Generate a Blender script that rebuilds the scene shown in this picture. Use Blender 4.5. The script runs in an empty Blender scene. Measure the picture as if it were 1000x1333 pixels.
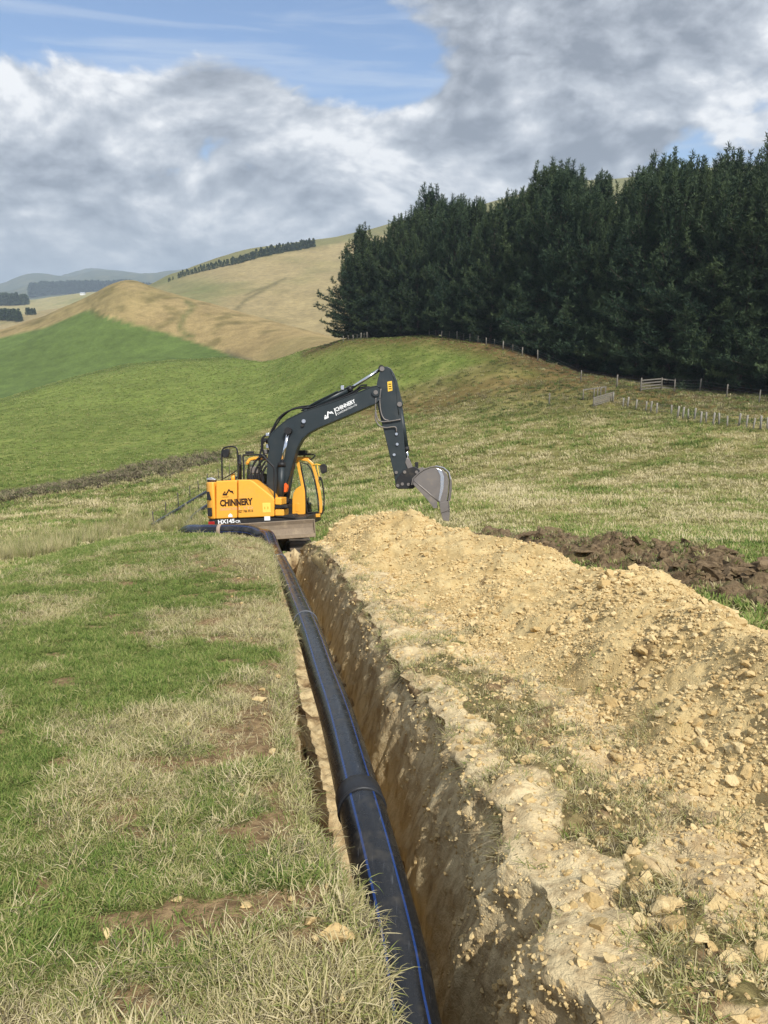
import bpy, bmesh, math, random
import numpy as np
from mathutils import Vector, Matrix

S = bpy.context.scene
COL = S.collection
R = math.radians

# ------------------------------------------------------------------ camera
EYE = 1.75
PITCH = R(14.4)
CP, SP = math.cos(PITCH), math.sin(PITCH)
F = 1000.0                       # focal length in photo pixels (photo 1000 x 1333)
cam_d = bpy.data.cameras.new('camera')
cam_d.sensor_fit = 'HORIZONTAL'
cam_d.sensor_width = 36.0
cam_d.lens = 36.0
cam_d.clip_start = 0.05
cam_d.clip_end = 40000
cam = bpy.data.objects.new('camera', cam_d)
COL.objects.link(cam)
cam.location = (0, 0, EYE)
cam.rotation_euler = (R(90) - PITCH, 0, 0)
S.camera = cam

# ------------------------------------------------------------------ sun, sky, exposure
SUN_EL = R(50)
SUN_H = Vector((0.44, -0.90)).normalized()
SUN_V = Vector((SUN_H.x * math.cos(SUN_EL), SUN_H.y * math.cos(SUN_EL), math.sin(SUN_EL)))
sd = bpy.data.lights.new('sun', 'SUN')
sd.energy = 4.7
sd.angle = R(0.53)
sd.color = (1.0, 0.97, 0.92)
sun = bpy.data.objects.new('sun', sd)
COL.objects.link(sun)
sun.rotation_euler = (-SUN_V).to_track_quat('-Z', 'Y').to_euler()
sun.location = (20, -30, 60)

S.view_settings.view_transform = 'Standard'
S.view_settings.look = 'None'
S.view_settings.exposure = 0.18
S.view_settings.gamma = 1.0
S.view_settings.use_curve_mapping = False
S.render.engine = 'CYCLES'
S.cycles.use_denoising = True
S.cycles.max_bounces = 6
S.cycles.diffuse_bounces = 4
S.cycles.glossy_bounces = 3
S.cycles.transmission_bounces = 4
S.cycles.transparent_max_bounces = 8
S.cycles.volume_bounces = 0
S.cycles.caustics_reflective = False
S.cycles.caustics_refractive = False


def dir_px(px, py):
    """world direction of a photo pixel (depth 1 along the optical axis)"""
    dx = (px - 500.0) / F
    dy = (py - 666.5) / F
    return Vector((dx, CP - dy * SP, -(dy * CP + SP)))


class NT:
    """tiny node-tree helper"""
    def __init__(self, tree):
        self.t = tree

    def n(self, typ, **kw):
        nd = self.t.nodes.new(typ)
        for k, v in kw.items():
            setattr(nd, k, v)
        return nd

    def l(self, a, b):
        self.t.links.new(a, b)

    def val(self, v):
        nd = self.n('ShaderNodeValue')
        nd.outputs[0].default_value = v
        return nd.outputs[0]

    def _in(self, sock, v):
        if hasattr(v, 'is_linked') or hasattr(v, 'links'):
            self.l(v, sock)
        elif v is not None:
            sock.default_value = v

    def math(self, op, a, b=None, c=None, clamp=False):
        nd = self.n('ShaderNodeMath', operation=op, use_clamp=clamp)
        self._in(nd.inputs[0], a)
        if b is not None:
            self._in(nd.inputs[1], b)
        if c is not None:
            self._in(nd.inputs[2], c)
        return nd.outputs[0]

    def vmath(self, op, a, b=None, scale=None):
        nd = self.n('ShaderNodeVectorMath', operation=op)
        self._in(nd.inputs[0], a)
        if b is not None:
            self._in(nd.inputs[1], b)
        if scale is not None:
            self._in(nd.inputs['Scale'], scale)
        return nd.outputs[1] if op in ('DOT_PRODUCT', 'LENGTH', 'DISTANCE') else nd.outputs[0]

    def noise(self, vec, scale, detail=4, rough=0.55, dist=0.0, col=False):
        nd = self.n('ShaderNodeTexNoise')
        if vec is not None:
            self.l(vec, nd.inputs['Vector'])
        nd.inputs['Scale'].default_value = scale
        nd.inputs['Detail'].default_value = detail
        nd.inputs['Roughness'].default_value = rough
        nd.inputs['Distortion'].default_value = dist
        return nd.outputs['Color' if col else 'Fac']

    def ramp(self, fac, a, b, lo=0.0, hi=1.0, smooth=True):
        nd = self.n('ShaderNodeMapRange')
        nd.interpolation_type = 'SMOOTHSTEP' if smooth else 'LINEAR'
        self._in(nd.inputs['Value'], fac)
        nd.inputs['From Min'].default_value = a
        nd.inputs['From Max'].default_value = b
        nd.inputs['To Min'].default_value = lo
        nd.inputs['To Max'].default_value = hi
        return nd.outputs['Result']

    def mix(self, fac, a, b, blend='MIX'):
        nd = self.n('ShaderNodeMix', data_type='RGBA', blend_type=blend)
        self._in(nd.inputs['Factor'], fac)
        for i, v in ((6, a), (7, b)):
            if isinstance(v, (tuple, list)):
                nd.inputs[i].default_value = (*v[:3], 1)
            else:
                self.l(v, nd.inputs[i])
        return nd.outputs[2]

    def attr(self, name, inst=False, out='Fac'):
        nd = self.n('ShaderNodeAttribute', attribute_name=name)
        nd.attribute_type = 'INSTANCER' if inst else 'GEOMETRY'
        return nd.outputs[out]

    def pos(self):
        return self.n('ShaderNodeNewGeometry').outputs['Position']

    def objco(self):
        return self.n('ShaderNodeTexCoord').outputs['Object']


def make_world():
    w = bpy.data.worlds.new('World')
    S.world = w
    w.use_nodes = True
    t = w.node_tree
    t.nodes.clear()
    N = NT(t)
    out = N.n('ShaderNodeOutputWorld')
    bg = N.n('ShaderNodeBackground')
    sky = N.n('ShaderNodeTexSky')
    sky.sky_type = 'NISHITA'
    sky.sun_disc = False
    sky.sun_elevation = SUN_EL
    sky.sun_rotation = math.atan2(SUN_V.x, SUN_V.y)
    sky.altitude = 200
    sky.air_density = 1.0
    sky.dust_density = 0.6
    sky.ozone_density = 1.6

    g = bpy.data.node_groups.new('cloud_density', 'ShaderNodeTree')
    g.interface.new_socket('Dir', in_out='INPUT', socket_type='NodeSocketVector')
    g.interface.new_socket('Density', in_out='OUTPUT', socket_type='NodeSocketFloat')
    G = NT(g)
    gi = G.n('NodeGroupInput')
    go = G.n('NodeGroupOutput')
    d = gi.outputs[0]
    d2 = G.vmath('MULTIPLY', d, (1.0, 1.0, 1.75))
    warp = G.noise(d2, 4.0, 1, 0.5, col=True)
    warp = G.vmath('SUBTRACT', warp, (0.5, 0.5, 0.5))
    d3 = G.vmath('ADD', d2, G.vmath('SCALE', warp, scale=0.10))
    big = G.noise(G.vmath('ADD', d3, (3.1, 0.4, 1.2)), 2.6, 1, 0.5)
    mid = G.noise(G.vmath('ADD', d3, (7.7, 2.0, 5.1)), 8.0, 7, 0.62)
    bil = G.noise(G.vmath('ADD', d3, (1.7, 9.0, 4.1)), 13.0, 3, 0.5)
    puff = G.math('SUBTRACT', 0.5, G.math('MULTIPLY', G.math('ABSOLUTE', G.math('SUBTRACT', bil, 0.5)), 3.0))
    s = G.math('ADD', G.math('MULTIPLY', big, 0.75), G.math('MULTIPLY', mid, 0.65))
    s = G.math('ADD', s, G.math('MULTIPLY', puff, 0.20))

    G.l(s, go.inputs[0])

    tc = N.n('ShaderNodeTexCoord')
    dirv = N.vmath('NORMALIZE', tc.outputs['Generated'])

    def dens(v):
        nd = N.n('ShaderNodeGroup')
        nd.node_tree = g
        N.l(v, nd.inputs[0])
        return nd.outputs[0]
    sepd = N.n('ShaderNodeSeparateXYZ')
    N.l(dirv, sepd.inputs[0])
    elev = sepd.outputs['Z']
    low = N.ramp(elev, 0.0, 0.20, 0.13, 0.0)            # cloud deck closes towards the horizon
    def cap(px, py, rad, amt, sx):
        """soft squashed cap round a compass direction and height"""
        c = dir_px(px, py).normalized()
        df = N.vmath('MULTIPLY', N.vmath('SUBTRACT', dirv, tuple(c)), (1.0 / sx, 1.0, 1.0))
        return N.ramp(N.vmath('LENGTH', df), 0.0, rad, amt, 0.0)
    mask = low
    for b in ((300, 30, 0.14, -0.36, 2.8), (60, 20, 0.12, -0.30, 2.0), (490, 92, 0.075, -0.26, 1.3), (150, 84, 0.022, -0.12, 1.3), (130, 125, 0.085, 0.22, 2.2), (420, 150, 0.06, 0.22, 2.0),
              (900, 205, 0.05, -0.20, 0.8), (60, 160, 0.12, 0.16, 1.7), (300, 110, 0.07, 0.36, 1.5),
              (800, 60, 0.26, 0.26, 1.2), (600, 215, 0.15, 0.20, 2.4), (200, 300, 0.14, 0.16, 2.4)):
        mask = N.math('ADD', mask, cap(*b))
    raw0 = dens(dirv)
    raw = N.math('ADD', raw0, mask)
    cov = N.ramp(raw, 0.63, 0.80)
    thick = N.ramp(raw, 0.70, 1.30, 0.0, 1.0, False)
    # light from up and right: compare with the density a step towards the sun
    off = N.vmath('ADD', dirv, (0.016, 0.0, 0.030))
    edge = N.math('MULTIPLY', N.math('SUBTRACT', raw0, dens(off)), 3.0)
    lit = N.math('ADD', 0.70, edge)
    lit = N.math('SUBTRACT', lit, N.math('MULTIPLY', thick, 0.38))
    for b in ((740, 30, 0.24, -0.12, 1.6), (300, 112, 0.065, -0.36, 1.7), (30, 225, 0.05, -0.26, 2.0), (20, 325, 0.05, -0.22, 2.0),
              (130, 275, 0.05, -0.16, 2.6), (340, 265, 0.06, -0.20, 2.4), (620, 130, 0.05, -0.18, 1.6), (840, 190, 0.06, -0.14, 2.0),
              (70, 125, 0.09, 0.34, 1.8), (190, 205, 0.06, 0.24, 1.6), (470, 205, 0.05, 0.26, 2.2), (680, 140, 0.045, 0.36, 0.7),
              (970, 130, 0.08, 0.36, 0.8), (460, 128, 0.03, 0.30, 1.5), (300, 335, 0.07, 0.12, 3.0), (600, 240, 0.05, 0.16, 2.4)):
        lit = N.math('ADD', lit, cap(*b))
    lit = N.math('MAXIMUM', N.math('MINIMUM', lit, 1.0), 0.0)
    cr = N.n('ShaderNodeValToRGB')
    cr.color_ramp.interpolation = 'B_SPLINE'
    e = cr.color_ramp.elements
    e[0].position = 0.0
    e[0].color = (0.21, 0.235, 0.285, 1)
    e[1].position = 1.0
    e[1].color = (1.0, 1.0, 1.0, 1)
    for p, c in ((0.28, (0.36, 0.39, 0.445, 1)), (0.5, (0.47, 0.505, 0.56, 1)), (0.74, (0.66, 0.685, 0.73, 1))):
        k = e.new(p)
        k.color = c
    N.l(lit, cr.inputs[0])
    cloud = cr.outputs[0]
    # thin high streaks in the blue
    st = N.noise(N.vmath('MULTIPLY', dirv, (2.2, 2.0, 26.0)), 1.6, 5, 0.55, 0.6)
    stf = N.math('MULTIPLY', N.ramp(st, 0.44, 0.72), 0.5)
    blue = N.vmath('SCALE', sky.outputs[0], scale=0.125)
    blue = N.vmath('MULTIPLY', blue, (0.92, 0.98, 1.08))
    blue = N.mix(stf, blue, (0.60, 0.68, 0.80))
    haze = N.ramp(elev, -0.02, 0.10, 0.55, 0.0)
    cloud = N.mix(haze, cloud, (0.55, 0.62, 0.72))
    colr = N.mix(cov, blue, cloud)
    N.l(colr, bg.inputs['Color'])
    bg.inputs['Strength'].default_value = 1.0
    N.l(bg.outputs[0], out.inputs[0])
    w.cycles.sampling_method = 'MANUAL'
    w.cycles.sample_map_resolution = 512


make_world()
# ------------------------------------------------------------------ helpers
rng = np.random.default_rng(7)
random.seed(5)
_perm = np.random.default_rng(11).permutation(4096).astype(np.int64)
_grad = np.random.default_rng(12).normal(size=(4096, 3))
_grad /= np.linalg.norm(_grad, axis=1)[:, None]
_rnd = np.random.default_rng(13).random((4096, 3))


def _h(ix, iy, iz):
    return _perm[(_perm[(_perm[ix & 4095] + iy) & 4095] + iz) & 4095]


def perlin(x, y, z=0.0):
    x = np.asarray(x, float); y = np.asarray(y, float)
    z = np.broadcast_to(np.asarray(z, float), x.shape)
    ix, iy, iz = np.floor(x).astype(np.int64), np.floor(y).astype(np.int64), np.floor(z).astype(np.int64)
    fx, fy, fz = x - ix, y - iy, z - iz
    u, v, w = (f * f * f * (f * (f * 6 - 15) + 10) for f in (fx, fy, fz))
    r = 0
    for a in (0, 1):
        wa = u if a else 1 - u
        for b in (0, 1):
            wb = v if b else 1 - v
            for c in (0, 1):
                wc = w if c else 1 - w
                g = _grad[_h(ix + a, iy + b, iz + c)]
                r = r + wa * wb * wc * (g[..., 0] * (fx - a) + g[..., 1] * (fy - b) + g[..., 2] * (fz - c))
    return r * 1.5


def fbm(x, y, z=0.0, octv=4, rough=0.5):
    r, a, f, tot = 0, 1.0, 1.0, 0
    for i in range(octv):
        r = r + a * perlin(np.asarray(x) * f + i * 17.3, np.asarray(y) * f - i * 9.1, np.asarray(z) * f + i * 3.7)
        tot += a
        a *= rough
        f *= 2.03
    return r / tot


def worley(x, y):
    ix, iy = np.floor(x).astype(np.int64), np.floor(y).astype(np.int64)
    best = np.full(x.shape, 9.0)
    sec = np.full(x.shape, 9.0)
    for a in (-1, 0, 1):
        for b in (-1, 0, 1):
            h = _h(ix + a, iy + b, ix * 0 + 5)
            dx = ix + a + _rnd[h, 0] - x
            dy = iy + b + _rnd[h, 1] - y
            d = np.sqrt(dx * dx + dy * dy)
            sec = np.where(d < best, best, np.minimum(sec, d))
            best = np.minimum(best, d)
    return best, sec


def sstep(x, a, b):
    t = np.clip((x - a) / (b - a), 0, 1)
    return t * t * (3 - 2 * t)


def pt(px, py, t):
    d = dir_px(px, py)
    return np.array([d.x * t, d.y * t, EYE + d.z * t])


def mesh_np(name, V, Fc, attrs=None, smooth=True):
    """mesh from a vertex array and an equal-sized polygon array, with point attributes"""
    me = bpy.data.meshes.new(name)
    V = np.ascontiguousarray(V, dtype=np.float32)
    Fc = np.ascontiguousarray(Fc, dtype=np.int32)
    n, k = Fc.shape
    me.vertices.add(len(V)); me.vertices.foreach_set('co', V.ravel())
    me.loops.add(n * k); me.loops.foreach_set('vertex_index', Fc.ravel())
    me.polygons.add(n)
    me.polygons.foreach_set('loop_start', np.arange(n, dtype=np.int32) * k)
    me.polygons.foreach_set('use_smooth', np.full(n, smooth))
    me.update(calc_edges=True)
    for nm, a in (attrs or {}).items():
        at = me.attributes.new(nm, 'FLOAT', 'POINT')
        at.data.foreach_set('value', np.ascontiguousarray(a, dtype=np.float32).ravel())
    return me


def grid_faces(nr, nc):
    i = np.arange(nr - 1)[:, None] * nc + np.arange(nc - 1)[None, :]
    return np.stack([i, i + 1, i + nc + 1, i + nc], -1).reshape(-1, 4)


def link(name, me, mat=None, parent=None, mw=None):
    o = bpy.data.objects.new(name, me)
    COL.objects.link(o)
    if mat is not None and me is not None:
        me.materials.clear()
        me.materials.append(mat)
    if parent is not None:
        o.parent = parent
    if mw is not None:
        o.matrix_world = mw
    return o


def tag(o, label=None, cat=None, group=None, kind=None):
    if label: o['label'] = label
    if cat: o['category'] = cat
    if group: o['group'] = group
    if kind: o['kind'] = kind
    return o


def empty(name, loc, label=None, cat=None, group=None, rot=None):
    o = bpy.data.objects.new(name, None)
    COL.objects.link(o)
    o.empty_display_size = 0.2
    o.location = loc
    if rot is not None:
        o.rotation_euler = rot
    return tag(o, label, cat, group)


def mat(name, col=(0.5, 0.5, 0.5), rough=0.8, metal=0.0, spec=0.3, build=None):
    m = bpy.data.materials.new(name)
    m.use_nodes = True
    t = m.node_tree
    b = t.nodes['Principled BSDF']
    b.inputs['Base Color'].default_value = (*col, 1)
    b.inputs['Roughness'].default_value = rough
    b.inputs['Metallic'].default_value = metal
    b.inputs['Specular IOR Level'].default_value = spec
    if build:
        build(NT(t), b)
    return m


def bump(N, b, height, strength=0.5, dist=0.02):
    nd = N.n('ShaderNodeBump')
    nd.inputs['Strength'].default_value = strength
    nd.inputs['Distance'].default_value = dist
    N.l(height, nd.inputs['Height'])
    N.l(nd.outputs[0], b.inputs['Normal'])


# ------------------------------------------------------------------ the lie of the land
SLOPE = 0.205
# feature lines of the terrain, each a list of (photo column, photo row, depth in m)
X = [-900, -700, -300, 0, 100, 200, 270, 330, 345, 400, 450, 560, 650, 760, 870, 1000, 1300, 1800, 2100]


def plane_py(t):
    return 617 + 1750.0 / t


LINES = [
    [(x, plane_py(8.0), 8.0) for x in X],
    [(-900, 807, 9.2), (-700, 805, 9.3), (-300, 797, 9.7), (0, 757, 12.4), (100, 716, 17), (200, 695, 19),
     (270, 697, 18), (330, 702, 17.5), (345, 705, 17), (400, 708, 17), (450, 709, 17), (560, 716, 17), (650, 720, 17),
     (760, 720, 17), (1000, 720, 17), (1300, 720, 17), (2100, 720, 17)],
    [(-900, 800, 15), (-300, 775, 16), (0, 762, 19), (100, 727, 24), (200, 712, 24), (270, 735, 20), (345, 736, 20),
     (400, 737, 20), (450, 735, 20), (560, 722, 21), (650, 700, 22), (760, 697, 22), (1000, 697, 22), (2100, 697, 22)],
    [(-900, 725, 45), (-300, 710, 45), (0, 697, 45), (100, 690, 48), (200, 686, 55), (270, 684, 55), (345, 672, 50),
     (400, 668, 46), (450, 665, 42), (560, 660, 36), (650, 662, 33), (760, 668, 30), (870, 675, 28), (1000, 682, 27),
     (1300, 690, 26), (2100, 700, 25)],
    [(-900, 680, 75), (-300, 668, 72), (0, 655, 70), (100, 637, 75), (200, 622, 80), (270, 606, 86), (345, 610, 80),
     (400, 612, 75), (450, 615, 70), (560, 615, 62), (650, 612, 56), (760, 612, 52), (870, 612, 50), (1000, 615, 48),
     (1300, 625, 46), (2100, 640, 45)],
    [(-900, 612, 110), (-300, 600, 105), (0, 588, 105), (100, 575, 112), (200, 562, 120), (270, 550, 122),
     (345, 545, 118), (400, 545, 110), (450, 545, 102), (560, 545, 90), (650, 548, 80), (760, 550, 74), (870, 552, 70),
     (1000, 555, 66), (1300, 570, 62), (2100, 590, 60)],
    [(-900, 545, 200), (-300, 530, 195), (0, 522, 190), (100, 492, 205), (160, 476, 215), (220, 469, 219), (290, 466, 215),
     (345, 473, 188), (400, 456, 165), (450, 442, 150), (560, 437, 135), (650, 450, 115), (760, 488, 100), (870, 506, 92),
     (1000, 518, 84), (1300, 545, 75), (2100, 570, 70)],
    [(-900, 545, 260), (-300, 534, 260), (0, 527, 260), (100, 502, 270), (200, 482, 280), (270, 477, 275), (345, 482, 250),
     (400, 464, 215), (450, 449, 190), (560, 441, 175), (650, 446, 165), (760, 466, 160), (870, 478, 160), (1000, 485, 160),
     (1300, 510, 150), (2100, 530, 150)],
    [(-900, 475, 380), (-300, 452, 385), (0, 430, 390), (60, 410, 390), (110, 387, 385), (140, 372, 380), (160, 365, 380),
     (175, 365, 380), (190, 370, 380), (210, 378, 375), (245, 388, 370), (310, 406, 350), (390, 427, 320), (440, 441, 290),
     (560, 442, 260), (1000, 470, 260), (2100, 520, 260)],
    [(-900, 475, 520), (0, 448, 520), (110, 402, 520), (167, 386, 520), (245, 404, 500), (310, 422, 480), (390, 441, 450),
     (440, 446, 420), (560, 438, 420), (1000, 450, 420), (2100, 500, 420)],
    [(-900, 445, 720), (0, 436, 720), (110, 408, 720), (190, 388, 720), (250, 374, 710), (320, 362, 700), (410, 356, 700),
     (470, 352, 700), (525, 346, 700), (760, 320, 700), (1000, 330, 700), (2100, 380, 700)],
    [(-900, 430, 900), (-100, 424, 900), (0, 417, 900), (60, 405, 900), (120, 394, 900), (190, 372, 900), (220, 357, 900),
     (250, 346, 910), (320, 326, 930), (410, 313, 960), (470, 303, 980), (525, 291, 1000), (650, 262, 1000), (760, 238, 1000),
     (960, 220, 1000), (1100, 215, 1000), (2100, 270, 1000)],
    [(-900, 420, 1250), (0, 421, 1200), (60, 410, 1200), (120, 402, 1200), (200, 384, 1200), (300, 370, 1250),
     (1000, 300, 1300), (2100, 320, 1300)],
    [(-900, 405, 1700), (0, 397, 1600), (40, 392, 1600), (75, 386, 1600), (110, 381, 1600), (160, 376, 1600), (230, 366, 1600),
     (300, 360, 1600), (1000, 350, 1700), (2100, 350, 1700)],
    [(-900, 402, 2500), (0, 396, 2500), (100, 388, 2500), (230, 378, 2500), (1000, 375, 2500), (2100, 375, 2500)],
    [(-900, 366, 5200), (-500, 355, 5200), (-200, 368, 5200), (0, 372, 5200), (18, 366, 5100), (34, 360, 5000), (55, 357, 5000), (75, 361, 5200),
     (95, 360, 5600), (120, 353, 5800), (150, 355, 5800), (200, 359, 5600), (260, 355, 5600), (500, 352, 5600),
     (1000, 356, 5600), (2100, 350, 5600)],
    [(-900, 398, 8000), (2100, 398, 8000)],
]
UG = np.linspace(-1.45, 1.65, 1241)
LY, LZ = [], []
for ln in LINES:
    P = np.array([pt(*p) for p in ln])
    u = P[:, 0] / P[:, 1]
    a = np.interp(UG, u, P[:, 1])
    b = np.interp(UG, u, P[:, 2])
    k = np.hanning(13); k /= k.sum()          # soften corners along the line a little
    pad = lambda q: np.convolve(np.pad(q, 6, mode='edge'), k, 'valid')
    LY.append(pad(a)); LZ.append(pad(b))
y0 = np.full_like(UG, 3.0); y1 = np.full_like(UG, 5.5)
LY = np.array([y0, y1] + LY)
LZ = np.array([-SLOPE * y0, -SLOPE * y1] + LZ)
LY[2] = np.minimum(LY[2], 8.2)
LZ[2] = -SLOPE * LY[2]
KN = len(LY)


def pchip_slopes(Yk, Zk):
    h = np.diff(Yk, axis=0)
    d = np.diff(Zk, axis=0) / h
    m = np.zeros_like(Zk)
    w1 = 2 * h[1:] + h[:-1]; w2 = h[1:] + 2 * h[:-1]
    same = (d[1:] * d[:-1]) > 0
    with np.errstate(divide='ignore', invalid='ignore'):
        hm = (w1 + w2) / (w1 / d[:-1] + w2 / d[1:])
    m[1:-1] = np.where(same, hm, 0)
    m[0] = d[0]; m[-1] = d[-1]
    return m


LM = pchip_slopes(LY, LZ)


def hermite(Yk, Zk, Mk, y):
    """rows of knots at each sample; y one value per sample"""
    idx = np.clip((Yk <= y[None, :]).sum(0) - 1, 0, KN - 2)
    c = np.arange(len(y))
    ya, yb = Yk[idx, c], Yk[idx + 1, c]
    za, zb, ma, mb = Zk[idx, c], Zk[idx + 1, c], Mk[idx, c], Mk[idx + 1, c]
    h = yb - ya
    t = np.clip((y - ya) / h, 0, 1)
    t2, t3 = t * t, t * t * t
    return (2*t3-3*t2+1)*za + (t3-2*t2+t)*h*ma + (-2*t3+3*t2)*zb + (t3-t2)*h*mb


def rough_amp(x, y):
    """natural unevenness, growing with distance"""
    r = np.hypot(x, y)
    a = 0.05 * fbm(x * 0.9, y * 0.9, 0.0, 3) * sstep(r, 12, 30)
    a = a + 0.35 * fbm(x * 0.09, y * 0.09, 3.0, 3) * sstep(r, 30, 80)
    a = a + 1.2 * fbm(x * 0.022, y * 0.022, 7.0, 4) * sstep(r, 200, 400)
    a = a + 8.0 * fbm(x * 0.006, y * 0.006, 9.0, 4) * sstep(r, 500, 1100)
    a = a + 70.0 * fbm(x * 0.0012, y * 0.0012, 2.0, 5) * sstep(r, 2600, 5000)
    return a


def H(x, y, rough=True):
    x = np.atleast_1d(np.asarray(x, float)); y = np.atleast_1d(np.asarray(y, float))
    z = -SLOPE * y
    far = y > 6.0
    if far.any():
        xf, yf = x[far], y[far]
        u = np.clip(xf / yf, UG[0], UG[-1])
        fi = (u - UG[0]) / (UG[1] - UG[0])
        i = np.clip(fi.astype(int), 0, len(UG) - 2)
        w = fi - i
        lerp = lambda A: A[:, i] * (1 - w) + A[:, i + 1] * w
        z[far] = hermite(lerp(LY), lerp(LZ), lerp(LM), yf)
    if rough:
        z = z + rough_amp(x, y)
    return z


def hit(px, py, t0=1.0, t1=3000.0, n=260):
    """first point of the terrain behind depth t0 along the ray of a photo pixel"""
    d = dir_px(px, py)
    t = np.geomspace(t0, t1, n)
    for step in range(2):
        z = H(d.x * t, d.y * t, step > 0)
        below = (EYE + d.z * t) < z
        k = int(np.argmax(below)) if below.any() else len(t) - 1
        if step == 0:
            t = np.linspace(t[max(k - 2, 0)], t[min(k + 1, n - 1)], 40)
    return np.array([d.x * t[k], d.y * t[k], z[k]])


def on_plane(px, py, h=0.0):
    """where the ray of a photo pixel meets the hillside we stand on, lifted by h"""
    d = dir_px(px, py)
    t = (EYE - h) / (-d.z - SLOPE * d.y)
    return np.array([d.x * t, d.y * t, EYE + d.z * t])


def curve_xy(pts, h=None):
    P = np.array([on_plane(p[0], p[1], p[2] if len(p) > 2 else 0.0) for p in pts])
    o = np.argsort(P[:, 1])
    return P[o]


def smooth_interp(y, ys, xs, w=0.35):
    """piecewise-linear lookup, lightly smoothed"""
    r = 0
    for k in (-1, -0.5, 0, 0.5, 1):
        r = r + np.interp(y + k * w, ys, xs)
    return r / 5
# ------------------------------------------------------------------ ground colours
def lin(c):
    c = np.asarray(c, float) / 255.0
    return np.where(c <= 0.04045, c / 12.92, ((c + 0.055) / 1.055) ** 2.4)


def alb(r, g, b, k=1.5):
    return lin((r, g, b)) / k


def col_attr(me, name, C):
    a = me.attributes.new(name, 'FLOAT_COLOR', 'POINT')
    A = np.ones((len(C), 4), np.float32)
    A[:, :3] = C
    a.data.foreach_set('color', A.ravel())


def m_field(N, b):
    """pasture and hills: colour of the land per vertex, with clumps and streaks on top"""
    base = N.attr('land', out='Color')
    p = N.pos()
    dist = N.vmath('LENGTH', p)
    n1 = N.noise(p, 1.3, 5, 0.65)
    n2 = N.noise(p, 0.22, 4, 0.6)
    n3 = N.noise(N.vmath('MULTIPLY', p, (1.0, 1.0, 1.0)), 6.0, 3, 0.6)
    n4 = N.noise(p, 0.045, 5, 0.65)
    f = N.math('MULTIPLY', N.ramp(n1, 0.25, 0.75, 0.78, 1.22, False), N.ramp(n2, 0.25, 0.75, 0.75, 1.25, False))
    f = N.math('MULTIPLY', f, N.ramp(n3, 0.3, 0.7, 0.85, 1.15, False))
    f = N.math('MULTIPLY', f, N.ramp(n4, 0.3, 0.7, 0.84, 1.16, False))
    c = N.vmath('SCALE', base, scale=f)
    straw = N.mix(N.ramp(n2, 0.5, 0.75, 0.0, 0.35), c, tuple(alb(180, 165, 105)))
    near = N.ramp(dist, 90.0, 240.0, 1.0, 0.0)
    c = N.mix(near, c, straw)
    N.l(c, b.inputs['Base Color'])
    bump(N, b, N.math('ADD', n1, N.math('MULTIPLY', n3, 0.4)), 0.55, 0.22)


def m_ground(N, b):
    p = N.pos()
    clay = N.attr('clay'); soil = N.attr('soil'); grn = N.attr('green')
    n1 = N.noise(p, 3.0, 6, 0.6)
    n2 = N.noise(p, 16.0, 6, 0.65)
    n3 = N.noise(p, 70.0, 4, 0.65)
    n0 = N.noise(p, 0.8, 4, 0.5)
    # clay wall: vertical smears from the bucket
    pv = N.vmath('MULTIPLY', p, (14.0, 14.0, 2.2))
    nv = N.noise(pv, 1.0, 5, 0.6)
    cc = N.mix(N.ramp(n1, 0.3, 0.7), tuple(alb(200, 177, 134, 1.1)), tuple(alb(224, 204, 160, 1.1)))
    cc = N.mix(N.ramp(nv, 0.42, 0.70, 0, 0.75), cc, tuple(alb(160, 134, 96, 1.15)))
    cc = N.mix(N.ramp(n2, 0.55, 0.8, 0, 0.6), cc, tuple(alb(226, 196, 136, 1.35)))
    cc = N.mix(N.ramp(n0, 0.5, 0.75, 0, 0.45), cc, tuple(alb(172, 140, 98, 1.25)))
    sc = N.mix(N.ramp(n2, 0.35, 0.7), tuple(alb(122, 99, 70, 1.3)), tuple(alb(178, 150, 110, 1.3)))
    th = N.mix(N.ramp(n2, 0.3, 0.7), tuple(alb(112, 96, 62)), tuple(alb(172, 154, 106)))
    gr = N.mix(N.ramp(n2, 0.3, 0.7), tuple(alb(58, 72, 28)), tuple(alb(104, 112, 54)))
    c = N.mix(grn, th, gr)
    k = N.math('ADD', soil, N.math('MULTIPLY', N.math('SUBTRACT', n2, 0.5), 0.8))
    c = N.mix(N.ramp(k, 0.35, 0.65), c, sc)
    k = N.math('ADD', clay, N.math('MULTIPLY', N.math('SUBTRACT', n1, 0.5), 0.7))
    c = N.mix(N.ramp(k, 0.35, 0.62), c, cc)
    N.l(c, b.inputs['Base Color'])
    hgt = N.math('ADD', N.math('MULTIPLY', n2, 0.6), N.math('ADD', N.math('MULTIPLY', n3, 0.35), N.math('MULTIPLY', nv, 0.35)))
    bump(N, b, hgt, 0.9, 0.036)


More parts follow.
